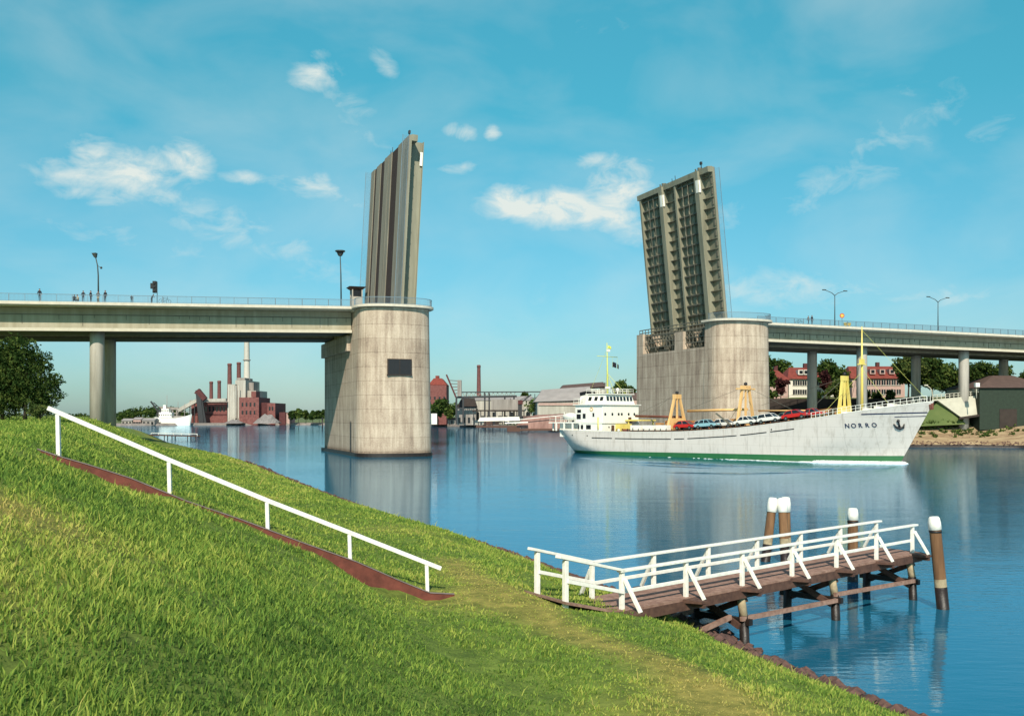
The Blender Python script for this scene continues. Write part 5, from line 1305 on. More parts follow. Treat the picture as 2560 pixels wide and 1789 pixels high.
    for x0, x1, yt in ((640,700,1035),(566,610,1048)):
        X0, X1 = (x0-CX)/F*(D-10), (x1-CX)/F*(D-10); zt = H+(HZ-yt)*(D-10)/F
        t = MB(); n = 10
        rows = []
        for k in range(n+1):
            f = k/n; hh = max(.05, math.sin(f*math.pi))**.7*(zt-1.2)*(1+.12*math.sin(k*2.1)); X = lerp(X0, X1, f)
            rows.append([t.pt((X, D-18, 1.2)), t.pt((X, D-12, 1.2+hh)), t.pt((X, D-4, 1.2))])
        for a, b in zip(rows, rows[1:]):
            for i in range(2): t.face((a[i], b[i], b[i+1], a[i+1]))
        tag(t.build('coal_heap', M['coal']), 'pale grey heap of ballast right of the boiler house' if x0 == 640 else 'low dark grey heap in front of the boiler house', 'heap')
station()
# moored white ship at the power station
def moored_ship():
    D = 625; X0, X1 = (388-CX)/F*D, (480-CX)/F*D
    t = thing('moored_ship', 'white ship moored at the quay before the power station', 'ship', ((X0+X1)/2, D, 0), 0, local=True)
    L_ = X1-X0; m = MB(); n = 20; rows = []
    for k in range(n+1):
        f = k/n; x = -L_/2+L_*f; b = 3.2*min(1, (1-f)*6)**.6*min(1, f*9+.15)**.5; zt = 4.6+2.6*max(0, f-.55)**2*9*.55+.8*max(0, .2-f)*4
        rows.append([m.pt((x-.6*(1-f)-(.9 if k == n else 0), -b*.85, -.5)), m.pt((x, -b, zt)), m.pt((x, b, zt)), m.pt((x-.6*(1-f)-(.9 if k == n else 0), b*.85, -.5))])
    for a, c in zip(rows, rows[1:]):
        for i in range(3): m.face((a[i], c[i], c[i+1], a[i+1]))
    m.face(rows[0]); m.face(rows[-1][::-1]); m.build('hull', M['shipwhite'], t)
    m = MB(); m.box(-L_*.36, -L_*.02, -2.6, 2.6, 4.8, 8.2); m.box(-L_*.30, -L_*.10, -2.2, 2.2, 8.202, 10.4); m.box(-L_*.27,-L_*.2,-1,1,10.402,12.8); m.build('superstructure', M['shipwhite'], t)
    m = MB()
    for k in range(7): m = MB(); m.box(-L_*.35+k*1.15, -L_*.35+k*1.15+.5, -2.66, -2.62, 6.0, 7.0); m.build('window', M['glass'], t)
    for k in range(4): m = MB(); m.box(-L_*.29+k*1.15, -L_*.29+k*1.15+.6, -2.26, -2.22, 8.9, 9.7); m.build('window', M['glass'], t)
    for x, h in ((L_*.12, 15), (L_*.3, 14), (-L_*.18, 19)):
        m = MB(); m.tube([(x,0,4.5), (x,0,h)], [.28,.12], 8); m.bar((x,0,h*.6), (x+4,0,8.5), .22); m.build('mast', M['grey'], t)
    m = MB(); m.box(L_*.04, L_*.34, -2.4, 2.4, 4.7, 6.0); m.build('hatch', M['grey'], t)
moored_ship()
# low quay sheds left of the ship
for i, (x0, x1, yt, mt, lb) in enumerate(((304,330,1047,M['pale'],'low pale quay shed left of the reddish one on the far left shore'), (333,352,1044,M['housepink'],'low reddish quay shed between the pale ones'), (355,386,1046,M['grey'],'low grey quay shed touching the stern of the moored ship'))):
    t = thing('quay_shed', lb, 'shed', far_pt((x0+x1)/2, 612, 1.2), 0, 'low sheds on the far left quay')
    m = MB(); X0, X1, z0, zt = boxat(m, x0, x1, yt+4, 612, 8, ybot=1062); m.build('wall', mt, t)
    m = MB(); m.hexa([(X0-.3,611.5,zt+.002),(X1+.3,611.5,zt+.002),(X1+.3,620.5,zt+.002),(X0-.3,620.5,zt+.002)], [(X0-.3,615.8,zt+1.3),(X1+.3,615.8,zt+1.3),(X1+.3,616.2,zt+1.3),(X0-.3,616.2,zt+1.3)]); m.build('roof', M['roofgrey'], t)
    for k in range(3):
        m = MB(); xx = lerp(X0, X1, (k+.5)/3); m.box(xx-.7, xx+.7, 611.94, 611.98, z0+.2, z0+2.0); m.build('door', M['glass'], t)
# distant small jetty by the bank
def far_jetty():
    D = 262; t = thing('small_jetty', 'small distant wooden jetty at the left bank below the far ship', 'jetty', far_pt(445, D, 0))
    z = .95
    a = Vector(((378-CX)/F*(D+12), D+12, z)); b = Vector(((493-CX)/F*(D-2), D-2, z)); 
    m = MB(); m.bar(a, b, 1.8, .3); m.build('deck', M['woodbeam'], t)
    m = MB(); m.bar(a+Vector((0,0,.55)), b+Vector((0,0,.55)), .14); 
    for k in range(7): p = a.lerp(b, k/6); m.bar(p, p+Vector((0,0,.55)), .12)
    m.build('railing', M['white'], t)
    for k in (2, 3, 5, 6):
        p = a.lerp(b, k/6)
        for s in (-.7, .7): m = MB(); m.tube([p+Vector((s*.3,s,-.1)), p+Vector((s*.3,s,-2.6))], .14, 6); m.build('pile', M['pilewet'], t)
far_jetty()
# posts in the water by the far quay
for i, (x, D) in enumerate(((725, 540), (806, 500))):
    t = thing('mooring_post', 'thin dark post in the water before the low red shed' if i == 0 else 'thin dark post in the water close to the left pier', 'post', far_pt(x, D, 0))
    m = MB(); m.tube([far_pt(x, D, -1), far_pt(x, D, 4.5)], .3, 8); m.build('shaft', M['pilewet'], t)
    m = MB(); m.tube([far_pt(x, D, 4.5), far_pt(x, D, 5.2)], .36, 8); m.build('head', M['black'], t)

# ---- trees beyond the water
protos = {}
def far_tree(kind, label, x, ybase_z, D, ytop, wpx, grp, i):
    z0 = ybase_z; zt = H+(HZ-ytop)*D/F; h = zt-z0; wd = wpx/F*D
    key = kind
    nmat = {'dark': M['leaf_dark'], 'mid': M['leaf_mid'], 'pale': M['leaf_pale'], 'purple': M['leaf_purple']}[kind]
    px = (x-CX)/F*D
    tree('broadleaf_tree', label, (px, D, z0), h, wd*.62, nmat, 100+i, int(700+wpx*wpx*.42), max(.12, h*.02), grp, .18 if h > 6 else .08, ls=max(.12, D*.0011))
FT = 'trees on the far left shore'
k = 0
left_line = [(728,1024,18),(746,1018,30),(765,1024,22),(782,1024,24),(798,1022,24),(812,1020,26),(840,1024,30)]
names = ['first','second','third','fourth','fifth','sixth','seventh']
for i, (x, yt, w) in enumerate(left_line):
    far_tree('mid' if i == 1 else 'dark', ['low rounded tree against the end of the low red shed','tall pale green round tree nearest the low red shed','dark tree directly right of the tall round one','dark tree midway between shed and left pier','bushy tree second from the left pier edge','dark tree touching the left pier edge','dark tree hidden mostly behind the left pier'][i], x, 1.4, 645+4*(i % 3), yt, w, FT, k); k += 1
# the wood on the low hill at far left reads as one mass
rr = np.random.default_rng(77); bl = []
for i in range(46):
    x = rr.uniform(300, 470); D = rr.uniform(690, 760); top = interp(x, [(300,1030),(330,1022),(360,1018),(420,1018),(450,1024),(470,1030)])
    zt = H+(HZ-top)*D/F; bl.append(((x-CX)/F*D, D, max(2, zt-3.5), 4.2, .9))
for i in range(60):
    x = rr.uniform(-300, 330); D = rr.uniform(880, 990); zt = H+(HZ-1035+rr.uniform(-3,3))*D/F; bl.append(((x-CX)/F*D, D, max(2, zt-4), 5.5, .8))
o = crown_mesh('distant_wood', rr, bl, 11000, .75, M['leaf_dark']); tag(o, 'dark distant wood along the far left shore behind the quay sheds', 'wood', kind='stuff')
bl = []
for i in range(150):
    x = rr.uniform(820, 1560); D = rr.uniform(640, 760) if x < 1300 else rr.uniform(480, 600); zt = H+(HZ-interp(x, [(820,1024),(1100,1010),(1300,1000),(1560,985)])+rr.uniform(-6,6))*D/F; bl.append(((x-CX)/F*D, D, max(2, zt-4), 4.6, .9))
o = crown_mesh('distant_wood', rr, bl, 9000, .8, M['leaf_mid']); tag(o, 'hazy green wood behind the mid channel works', 'wood', kind='stuff')

# ---- works between the piers
def works():
    # gabled brick warehouse
    D = 560; t = thing('brick_warehouse', 'red brick warehouse with stepped gable right of the left pier', 'warehouse', far_pt(1092, D, 1.2))
    X0, X1 = (1070-CX)/F*D, (1116-CX)/F*D; z0 = 1.2; ze = H+(HZ-962)*D/F; zt = H+(HZ-938)*D/F
    m = MB(); m.box(X0, X1, D, D+22, z0, ze-.002); m.build('wall', M['brick'], t)
    m = MB(); xm = (X0+X1)/2-.4
    m.hexa([(X0,D-.2,ze),(X1+.3,D-.2,ze),(X1+.3,D+22,ze),(X0,D+22,ze)], [(xm-1.8,D+3,zt-1.5),(xm+2.6,D+3,zt-1.5),(xm+2.6,D+19,zt-1.5),(xm-1.8,D+19,zt-1.5)]); m.box(xm-.9, xm+1.1, D+4, D+8, zt-1.6, zt); m.build('roof', M['roofred'], t)
    for r_ in range(3):
        for c_ in range(4):
            m = MB(); xx = lerp(X0+1.2, X1-1.2, c_/3); zz = z0+8+r_*3; m.box(xx-.5, xx+.5, D-.08, D-.03, zz, zz+1.6); m.build('window', M['glass'], t)
    # crane and conveyor bridge
    D = 520; t = thing('harbour_crane', 'portal crane with raised lattice jib right of the brick warehouse', 'crane', far_pt(1150, D, 1.2))
    m = MB(); a, b = at(1116,936,D), at(1140,993,D); m.bar(a, b, .8)
    for k in range(5): q = a.lerp(b, .25+.15*k); m.bar(q, at(1150,952+k*7,D), .3)
    m.build('jib', M['brickdark'], t)
    m = MB(); m.box(at(1144,0,D)[0], at(1154,0,D)[0], D-2, D+2, at(0,990,D)[2], at(0,950,D)[2]); m.build('machinery_house', M['grey'], t)
    m = MB(); m.bar(at(1141,1060,D), at(1141,992,D), .9); m.bar(at(1158,1060,D), at(1158,992,D), .9); m.bar(at(1141,1020,D), at(1158,1020,D), .7); m.build('leg', M['darksteel'], t)
    t = thing('conveyor_bridge', 'long level grey conveyor bridge below the lone thin chimney', 'conveyor', far_pt(1250, D, 1.2))
    m = MB(); m.bar(at(1140,993,D), at(1292,990,D), 1.6, 1.0); m.bar(at(1152,980,D), at(1352,979,D), 1.2, .5); m.build('gallery', M['darksteel'], t)
    m = MB()
    for k in range(12): x = 1156+k*11; m.bar(at(x,980,D), at(x+6,992,D), .25); m.bar(at(x+6,992,D), at(x+11,980,D), .25)
    m.build('lattice', M['grey'], t)
    for x in (1212, 1223, 1262, 1285):
        m = MB(); m.bar(at(x,1060,D), at(x,982 if x < 1240 else 992,D), .8); m.build('leg', M['darksteel'], t)
    # pale halls
    D = 545; t = thing('works_hall', 'pale low hall under the conveyor bridge', 'industrial hall', far_pt(1230, D, 1.2))
    m = MB(); X0, X1, z0, zt = boxat(m, 1184, 1330, 1000, D, 20, ybot=1062); m.build('wall', M['pale'], t)
    m = MB(); m.hexa([(X0-.4,D-.5,zt+.002),(X1+.4,D-.5,zt+.002),(X1+.4,D+20.5,zt+.002),(X0-.4,D+20.5,zt+.002)], [(X0-.4,D+9,zt+2.4),(X1+.4,D+9,zt+2.4),(X1+.4,D+11,zt+2.4),(X0-.4,D+11,zt+2.4)]); m.build('roof', M['roofgrey'], t)
    for k in range(10):
        m = MB(); xx = lerp(X0+2, X1-2, k/9); m.box(xx-1.0, xx+1.0, D-.08, D-.03, z0+1.5, z0+5 if k % 3 else z0+7); m.build('window', M['glass'], t)
    D = 530; t = thing('works_hall', 'dark small gabled shed beside the crane legs', 'industrial hall', far_pt(1165, D, 1.2))
    m = MB(); X0, X1, z0, zt = boxat(m, 1143, 1190, 1018, D, 14, ybot=1062); m.build('wall', M['grey'], t)
    m = MB(); m.hexa([(X0-.4,D-.6,zt+.002),(X1+.4,D-.6,zt+.002),(X1+.4,D+14.5,zt+.002),(X0-.4,D+14.5,zt+.002)], [(X0+2,D+6,zt+5),(X1-1,D+6,zt+5),(X1-1,D+8,zt+5),(X0+2,D+8,zt+5)]); m.build('roof', M['retain'], t)
    for k in range(4):
        m = MB(); xx = lerp(X0+1.2, X1-1.2, k/3); m.box(xx-.6, xx+.6, D-.08, D-.03, z0+1.0, z0+4); m.build('door', M['glass'], t)
    D = 512; t = thing('loading_platform', 'brown open loading platform with roof before the pale hall', 'platform', far_pt(1265, D, 1.2))
    m = MB(); m.bar(at(1180,1026,D), at(1310,1026,D), 1.4, .7); m.build('roof', M['retain'], t)
    for x in range(1184, 1312, 18):
        m = MB(); m.bar(at(x,1062,D), at(x,1027,D), .5); m.build('leg', M['darksteel'], t)
    m = MB(); m.box(at(1228,0,D)[0], at(1300,0,D)[0], D+1, D+5, 8.3, 14.5); m.build('hopper', M['grey'], t)
    # big warehouses
    D = 450; t = thing('large_warehouse', 'large pale grey warehouse with long roof behind the ship stern', 'warehouse', far_pt(1440, D, 1.4))
    X0, X1 = (1338-CX)/F*D, (1478-CX)/F*D; z0 = 1.4; ze = H+(HZ-1004)*D/F; zt = H+(HZ-972)*D/F
    m = MB(); m.box(X0+1, X1, D, D+40, z0, ze-.002); m.build('wall', M['pale'], t)
    m = MB(); m.hexa([(X0-.5,D-1.0,ze),(X1+.5,D-1.0,ze+.8),(X1+.5,D+41,ze+.8),(X0-.5,D+41,ze)], [(X0+3.5,D+14,zt),(X1+.5,D+14,zt+1.6),(X1+.5,D+26,zt+1.6),(X0+3.5,D+26,zt)]); m.build('roof', M['roofgrey'], t)
    m = MB(); m.box(X0+1.5, X1-.5, D-.5, D-.1, ze-1.6, ze-.5); m.build('gutter', M['housepink'], t)
    for k in range(8):
        m = MB(); xx = lerp(X0+2.5, X1-2.5, k/7); m.box(xx-.8, xx+.8, D-.08, D-.03, z0+1, z0+4.4); m.build('door', M['glass'], t)
    D = 500; t = thing('large_warehouse', 'warehouse with dark red roof ridge above the pale grey one', 'warehouse', far_pt(1475, D, 1.4))
    X0, X1 = (1400-CX)/F*D, (1512-CX)/F*D; ze = H+(HZ-974)*D/F
    m = MB(); m.box(X0+1, X1, D, D+30, 1.4, ze-.002); m.build('wall', M['pale'], t)
    m = MB(); m.hexa([(X0,D-1,ze),(X1,D-1,ze+1.6),(X1,D+31,ze+1.6),(X0,D+31,ze)], [(X0+2,D+8,ze+2.6),(X1,D+8,ze+4.2),(X1,D+22,ze+4.2),(X0+2,D+22,ze+2.6)]); m.build('roof', M['roofbrown'], t)
    m = MB(); m.box(X1+.02, X1+.5, D-.5, D+30, 1.4, ze+3.6); m.build('gable', M['grey'], t)
    # white roofed landing stage and upturned hull
    D = 430; t = thing('landing_stage', 'white roofed landing stage at the water before the works', 'landing stage', far_pt(1245, D, 0))
    m = MB(); m.hexa([at(1194,1053,D), at(1300,1051,D), at(1300,1051,D+5), at(1194,1053,D+5)], [at(1200,1043,D+1.5), at(1298,1041,D+1.5), at(1298,1041,D+3.5), at(1200,1043,D+3.5)]); m.build('roof', M['housewhite'], t)
    m = MB(); m.bar(at(1190,1066,D), at(1330,1066,D), 3, .8); m.build('deck', M['woodbeam'], t)
    for k in range(8):
        m = MB(); x = 1196+k*18; m.bar(at(x,1053,D+1), at(x,1080,D+1), .3); m.build('pile', M['pilewet'], t)
    D = 395; t = thing('slipway_shed', 'rusty red curved roof shed at the waterside left of the ship stern', 'shed', far_pt(1355, D, 0))
    m = MB(); m.smooth = True; n = 10; rows = []
    for k in range(n+1):
        f = k/n; xx = lerp(1292, 1418, f); yt = interp(f, [(0,1060),(.12,1046),(.35,1037),(1,1033)])
        rows.append([m.pt(at(xx,1072-(0 if f > .1 else 3),D)), m.pt(at(xx,(yt*2+1072)/3-4,D+1)), m.pt(at(xx,yt,D+4)), m.pt(at(xx,yt+5,D+10)), m.pt(at(xx,1068,D+14))])
    for a, b in zip(rows, rows[1:]):
        for i in range(4): m.face((a[i], b[i], b[i+1], a[i+1]))
    m.smooth = False; m.face(rows[0]); m.build('roof', M['slip'], t)
    m = MB(); m.bar(at(1262,1052,D-1), at(1420,1036,D-1), .3, .2); m.bar(at(1262,1057,D-2), at(1320,1055,D-2), 1.6, .4); m.build('gangway', M['white'], t)
    m = MB(); m.bar(at(1268,1075,D-1), at(1300,1075,D-1), 3, 2.0); m.bar(at(1300,1074,D-2), at(1420,1073,D-2), 2, .8); m.build('float', M['woodbeam'], t)
works()
far_tree('dark', 'dark tree beside the left pier in front of the brick warehouse', 1094, 1.4, 540, 988, 62, None, 200)
far_tree('mid', 'small tree right of the brick warehouse tree near the crane', 1124, 1.4, 538, 1010, 30, None, 201)
far_tree('dark', 'small round tree peeping over the conveyor bridge', 1310, 6, 560, 972, 26, None, 202)
far_tree('mid', 'tall tree directly behind the ship yellow mast', 1545, 4, 400, 940, 62, None, 203)
far_tree('pale', 'pale tree between the ship mast and right pier', 1578, 4, 410, 955, 50, None, 204)
far_tree('dark', 'dark low tree touching the left edge of the right pier', 1600, 4, 395, 975, 50, None, 205)
t = thing('cottage', 'small brown roofed cottage between the ship wheelhouse and right pier', 'house', far_pt(1592, 385, 4))
m = MB(); X0, X1, z0, zt = boxat(m, 1568, 1618, 998, 385, 10, ybot=1030); m.build('wall', M['housepink'], t)
m = MB(); m.hexa([(X0-.4,384.5,zt+.002),(X1+.4,384.5,zt+.002),(X1+.4,395.5,zt+.002),(X0-.4,395.5,zt+.002)], [(X0+1,389.5,zt+2.6),(X1-1,389.5,zt+2.6),(X1-1,390.5,zt+2.6),(X0+1,390.5,zt+2.6)]); m.build('roof', M['roofbrown'], t)
for k in range(3):
    m = MB(); xx = lerp(X0+1, X1-1, k/2); m.box(xx-.4, xx+.4, 384.93, 384.97, z0+1.2, z0+2.6); m.build('window', M['glass'], t)

# ---- right bank: wall, houses, trees, abutment, shed
def right_bank():
    D = 236; t = MB(); X0, X1, z0, zt = boxat(t, 1830, 2330, 996, D, 1.0, zb=5.5); tag(t.build('retaining_wall', M['retain']), 'long dark retaining wall behind the ship below the houses', 'wall')
    def house(label, x0, x1, D, yr, ye, yb, wallm, cols, dorm, hip, mid=None):
        t = thing('house', label, 'house', far_pt((x0+x1)/2, D, 9), 0, 'red roofed houses on the right bank')
        X0, X1 = (x0-CX)/F*D, (x1-CX)/F*D; z0 = 9.0; ze = H+(HZ-ye)*D/F; zr = H+(HZ-yr)*D/F; dp = 11
        m = MB(); m.box(X0, X1, D, D+dp, z0, ze-.002); m.build('wall', wallm, t)
        m = MB(); ins = (X1-X0)*hip
        m.hexa([(X0-.5,D-.6,ze),(X1+.5,D-.6,ze),(X1+.5,D+dp+.6,ze),(X0-.5,D+dp+.6,ze)], [(X0+ins,D+dp/2-.2,zr),(X1-ins,D+dp/2-.2,zr),(X1-ins,D+dp/2+.2,zr),(X0+ins,D+dp/2+.2,zr)]); ro = m.build('roof', M['roofred'], t)
        for k in range(dorm):
            xx = lerp(X0+ins+1.2, X1-ins-1.2, (k+.5)/dorm); m = MB(); zz = lerp(ze, zr, .35); yy = lerp(D-.6, D+dp/2, .22)
            m.box(xx-.75, xx+.75, yy-.2, yy+2.2, zz, zz+1.3); m.build('dormer', wallm, ro)
            m = MB(); m.box(xx-.45, xx+.45, yy-.25, yy-.205, zz+.25, zz+1.1); m.build('dormer_window', M['glass'], ro)
        m = MB(); xx = lerp(X0, X1, .62); m.box(xx-.45, xx+.45, D+dp/2-.5, D+dp/2+.5, zr-.8, zr+1.1); m.build('chimney', M['brickdark'], ro)
        zf = H+(HZ-yb)*D/F
        for row in range(2):
            zz = lerp(zf, ze, .14+.5*row); hh = (ze-zf)*.27
            for k in range(cols):
                xx = lerp(X0+1.0, X1-1.0, (k+.5)/cols); m = MB(); m.box(xx-.55, xx+.55, D-.10, D-.03, zz, zz+hh); w = m.build('window', M['glass'], t)
                m = MB(); m.box(xx-.04, xx+.04, D-.13, D-.102, zz, zz+hh); m.build('frame', M['housewhite'], w)
                m = MB(); m.box(xx-.65, xx+.65, D-.2, D-.004, zz-.12, zz-.004); m.build('sill', M['housewhite'], w)
        return t
    house('white house with red hipped roof left of the shaded rear column', 1972, 2062, 262, 916, 947, 992, M['housewhite'], 6, 3, .16)
    house('pink gabled house half hidden by trees beside the right pier', 1925, 1970, 258, 922, 950, 992, M['housepink'], 2, 0, .3)
    house('long pale house row with red roof and dormers right of the yellow mast', 2130, 2262, 272, 913, 946, 992, M['housepink'], 9, 4, .05)
    house('white house glimpsed between the two left columns behind the yellow post', 2066, 2128, 282, 920, 948, 990, M['housewhite'], 4, 1, .12)
    TR_ = 'trees on the right bank'
    spec = [('dark', 'tall dark tree in front of the pink house beside the right pier', 1912, 245, 868, 66, 9), ('mid', 'light green tree above the pink house roof', 1948, 290, 885, 60, 10), ('purple', 'copper red tree hiding the corner of the pink house', 1952, 249, 935, 36, 9.5),
            ('dark', 'tree above the roofs just right of the shaded rear column', 2072, 255, 890, 60, 10), ('mid', 'round green tree between the two columns left of the mast', 2105, 262, 895, 58, 10), ('purple', 'copper tinted tree right beside the shaded rear column', 2062, 250, 915, 30, 9.5),
            ('pale', 'open pale tree in front of the long house row', 2270, 246, 880, 84, 9.5), ('mid', 'tree rising behind the long house row near the ship bow', 2240, 300, 905, 50, 11),
            ('dark', 'broad dark tree right of the long house row', 2330, 252, 890, 84, 9.5), ('mid', 'broad green tree behind the near abutment column', 2375, 262, 888, 90, 9.5), ('dark', 'dark tree right of the abutment column', 2450, 250, 896, 80, 9.5), ('mid', 'green tree above the green shed roof', 2495, 258, 905, 70, 9.5), ('dark', 'dark low tree at the far right edge behind the shed', 2545, 262, 930, 62, 9.5), ('pale', 'tree behind the retaining wall near the yellow derrick post', 2090, 240, 950, 40, 9.5), ('dark', 'tree beyond the right picture edge behind the shed', 2610, 258, 915, 90, 9.5)]
    for i, (kd, lb, x, D, yt, w, zb) in enumerate(spec): far_tree(kd, lb, x, zb, D, yt, w*1.25, TR_, 300+i)
    for i, (x, D, yt, w) in enumerate(((1900,240,1000,50),(1925,241,985,40),(2045,240,985,34),(2165,240,984,36),(2195,241,986,40),(2225,240,984,36))):
        tree('bush', ['dark bush at the right pier edge below the tall tree','bush below the copper tree before the pink house','bush left of the shaded rear column before the white house','bush right of the yellow mast before the long row','bush below the long row, second right of the mast','bush below the long row, third right of the mast'][i], ((x-CX)/F*D, D, 9.6), H+(HZ-yt)*D/F-9.6+1.0, w/F*D*.6, M['leaf_dark' if i % 2 == 0 else 'leaf_mid'], 400+i, 700, .08, 'bushes along the retaining wall', .05, ls=.25)
    # grassy embankment wedge and pale concrete abutment at the column foot
    def P(x, y, D): return tuple(at(x, y, D))
    m = MB()
    m.hexa([P(2285,1066,203), P(2412,1060,203), P(2440,1062,220), P(2270,1062,220)], [P(2325,1006,208), P(2345,1004,205), P(2440,998,216), P(2325,1000,216)])
    m.build('embankment', M['farland'])['kind'] = 'structure'
    t = thing('abutment', 'pale sloped concrete abutment wall under the near right column', 'abutment', P(2395,1030,203))
    m = MB(); a = [P(2345,1001,204), P(2448,990,204), P(2448,1036,203), P(2405,1044,203)]; b = [tuple(Vector(q)+Vector((0,1.2,.0))) for q in a]
    m.hexa(a, b); m.build('wing_wall', M['abut'], t)
    m = MB(); m.hexa([P(2398,1048,202), P(2450,1040,202), P(2450,1040,203.5), P(2398,1048,203.5)], [P(2398,1042.5,202), P(2450,1034.5,202), P(2450,1034.5,203.5), P(2398,1042.5,203.5)]); m.build('footing', M['retain'], t)
    m = MB(); m.hexa([P(2330,1002,204), P(2450,991,204), P(2450,991,226), P(2330,1002,226)], [P(2330,998.5,204), P(2450,987.5,204), P(2450,987.5,226), P(2330,998.5,226)]); m.build('platform', M['abut'], t)
    t = thing('fence', 'low pale post and rail fence along the abutment top', 'fence', P(2390,990,203.5))
    m = MB()
    for k in range(12): x = 2332+k*10.5; y = lerp(998, 987.5, k/11); m.bar(P(x, y, 204.3), P(x, y-11, 204.3), .12)
    for dy in (5, 10.5): m.bar(P(2330,998-dy,204.3), P(2450,987.5-dy,204.3), .1)
    m.build('railing', M['abut'], t)
    t = thing('lamp_post', 'leaning pale lamp post at the abutment fence', 'lamp post', P(2333,998,206))
    m = MB(); m.tube([P(2333,998,206), P(2329,974,206), P(2324,968,206), P(2316,963,206)], [.14,.11,.09,.07], 8); m.build('pole', M['abut'], t)
    m = MB(); m.box(P(2310,0,206)[0], P(2319,0,206)[0], 205.8, 206.2, P(0,964,206)[2], P(0,961,206)[2]); m.build('lantern', M['abut'], t)
    t = thing('green_shed', 'dark green boat shed with brown hipped roof on the right bank', 'shed', P(2510,1050,196))
    X0, X1 = (2449-CX)/F*202, (2625-CX)/F*202; z0 = 3.4; ze = H+(HZ-969)*202/F; zr = H+(HZ-938)*208/F
    m = MB(); m.box(X0, X1, 202, 218, z0, ze-.002); m.build('wall', M['greenshed'], t)
    m = MB(); m.hexa([(X0-.5,201.4,ze),(X1+.5,201.4,ze),(X1+.5,218.6,ze),(X0-.5,218.6,ze)], [(X0+6,209,zr),(X1-4,209,zr),(X1-4,211,zr),(X0+6,211,zr)]); m.build('roof', M['roofbrown'], t)
    m = MB(); m.box(X0-.15, X0-.003, 202.4, 217, ze-.9, ze-.1); m.build('fascia', M['abut'], t)
    m = MB(); m.box(X0+4, X0+7.5, 201.9, 201.97, z0+.3, z0+4.2); m.build('door', M['retain'], t)
    t = thing('floodlight', 'white floodlight on a short post at the shed corner', 'floodlight', P(2441,985,199))
    m = MB(); m.tube([P(2441,995,199), P(2441,966,199)], .09, 8); m.build('pole', M['abut'], t)
    m = MB(); m.box(P(2436,0,199)[0], P(2446,0,199)[0], 198.4, 199.2, P(0,967,199)[2], P(0,957,199)[2]); m.build('lamp_head', M['white'], t)
right_bank()
def shore_detail():
    rr = random.Random(31); st = MB(); gr = []
    for k in range(700):
        x = rr.uniform(2230, 2760); kk = rr.choice((rr.uniform(-.1, 1.5), rr.uniform(-.1, 11))); D = interp(x, FARSH)+kk; s = rr.uniform(.08, .26)*(1.2 if kk < 1.5 else .6)
        X = (x-CX)/F*D; z = right_h(x, D, max(kk, .0)); b = len(st.v)
        for (a, q, c) in ((1,0,0),(-1,0,0),(0,1,0),(0,-1,0),(.2,.1,.8)): st.pt((X+a*s*rr.uniform(.7,1.5), D+q*s*rr.uniform(.7,1.4), z-.05+c*s*rr.uniform(.6,1.1)))
        for q in ((0,2,4),(2,1,4),(1,3,4),(3,0,4)): st.face([b+i for i in q])
    tag(st.build('shore_stones', M['stone']), 'brown stones scattered over the sandy shore at right', 'stones', kind='stuff')
    r2 = np.random.default_rng(8); bl = []
    for k in range(170):
        x = r2.uniform(2240, 2760); kk = r2.choice([r2.uniform(3.5, 7), r2.uniform(7, 13)]); D = interp(x, FARSH)+kk
        bl.append(((x-CX)/F*D, D, right_h(x, D, kk)+.15, r2.uniform(.25, .75), .6))
    for k in range(240):
        f = r2.random(); g = r2.random(); a = np.array(at(lerp(2295,2405,f), lerp(1060,1056,f), 203.2)); b = np.array(at(lerp(2325,2400,f), 1003, 208.5)); c = a+(b-a)*g
        bl.append((c[0], c[1], c[2]+.1, r2.uniform(.25, .5), .5))
    o = crown_mesh('shore_weeds', r2, bl, 9000, .16, M['leaf_mid']); tag(o, 'patchy green weeds growing over the right sandy shore and embankment', 'weeds', kind='stuff')
shore_detail()
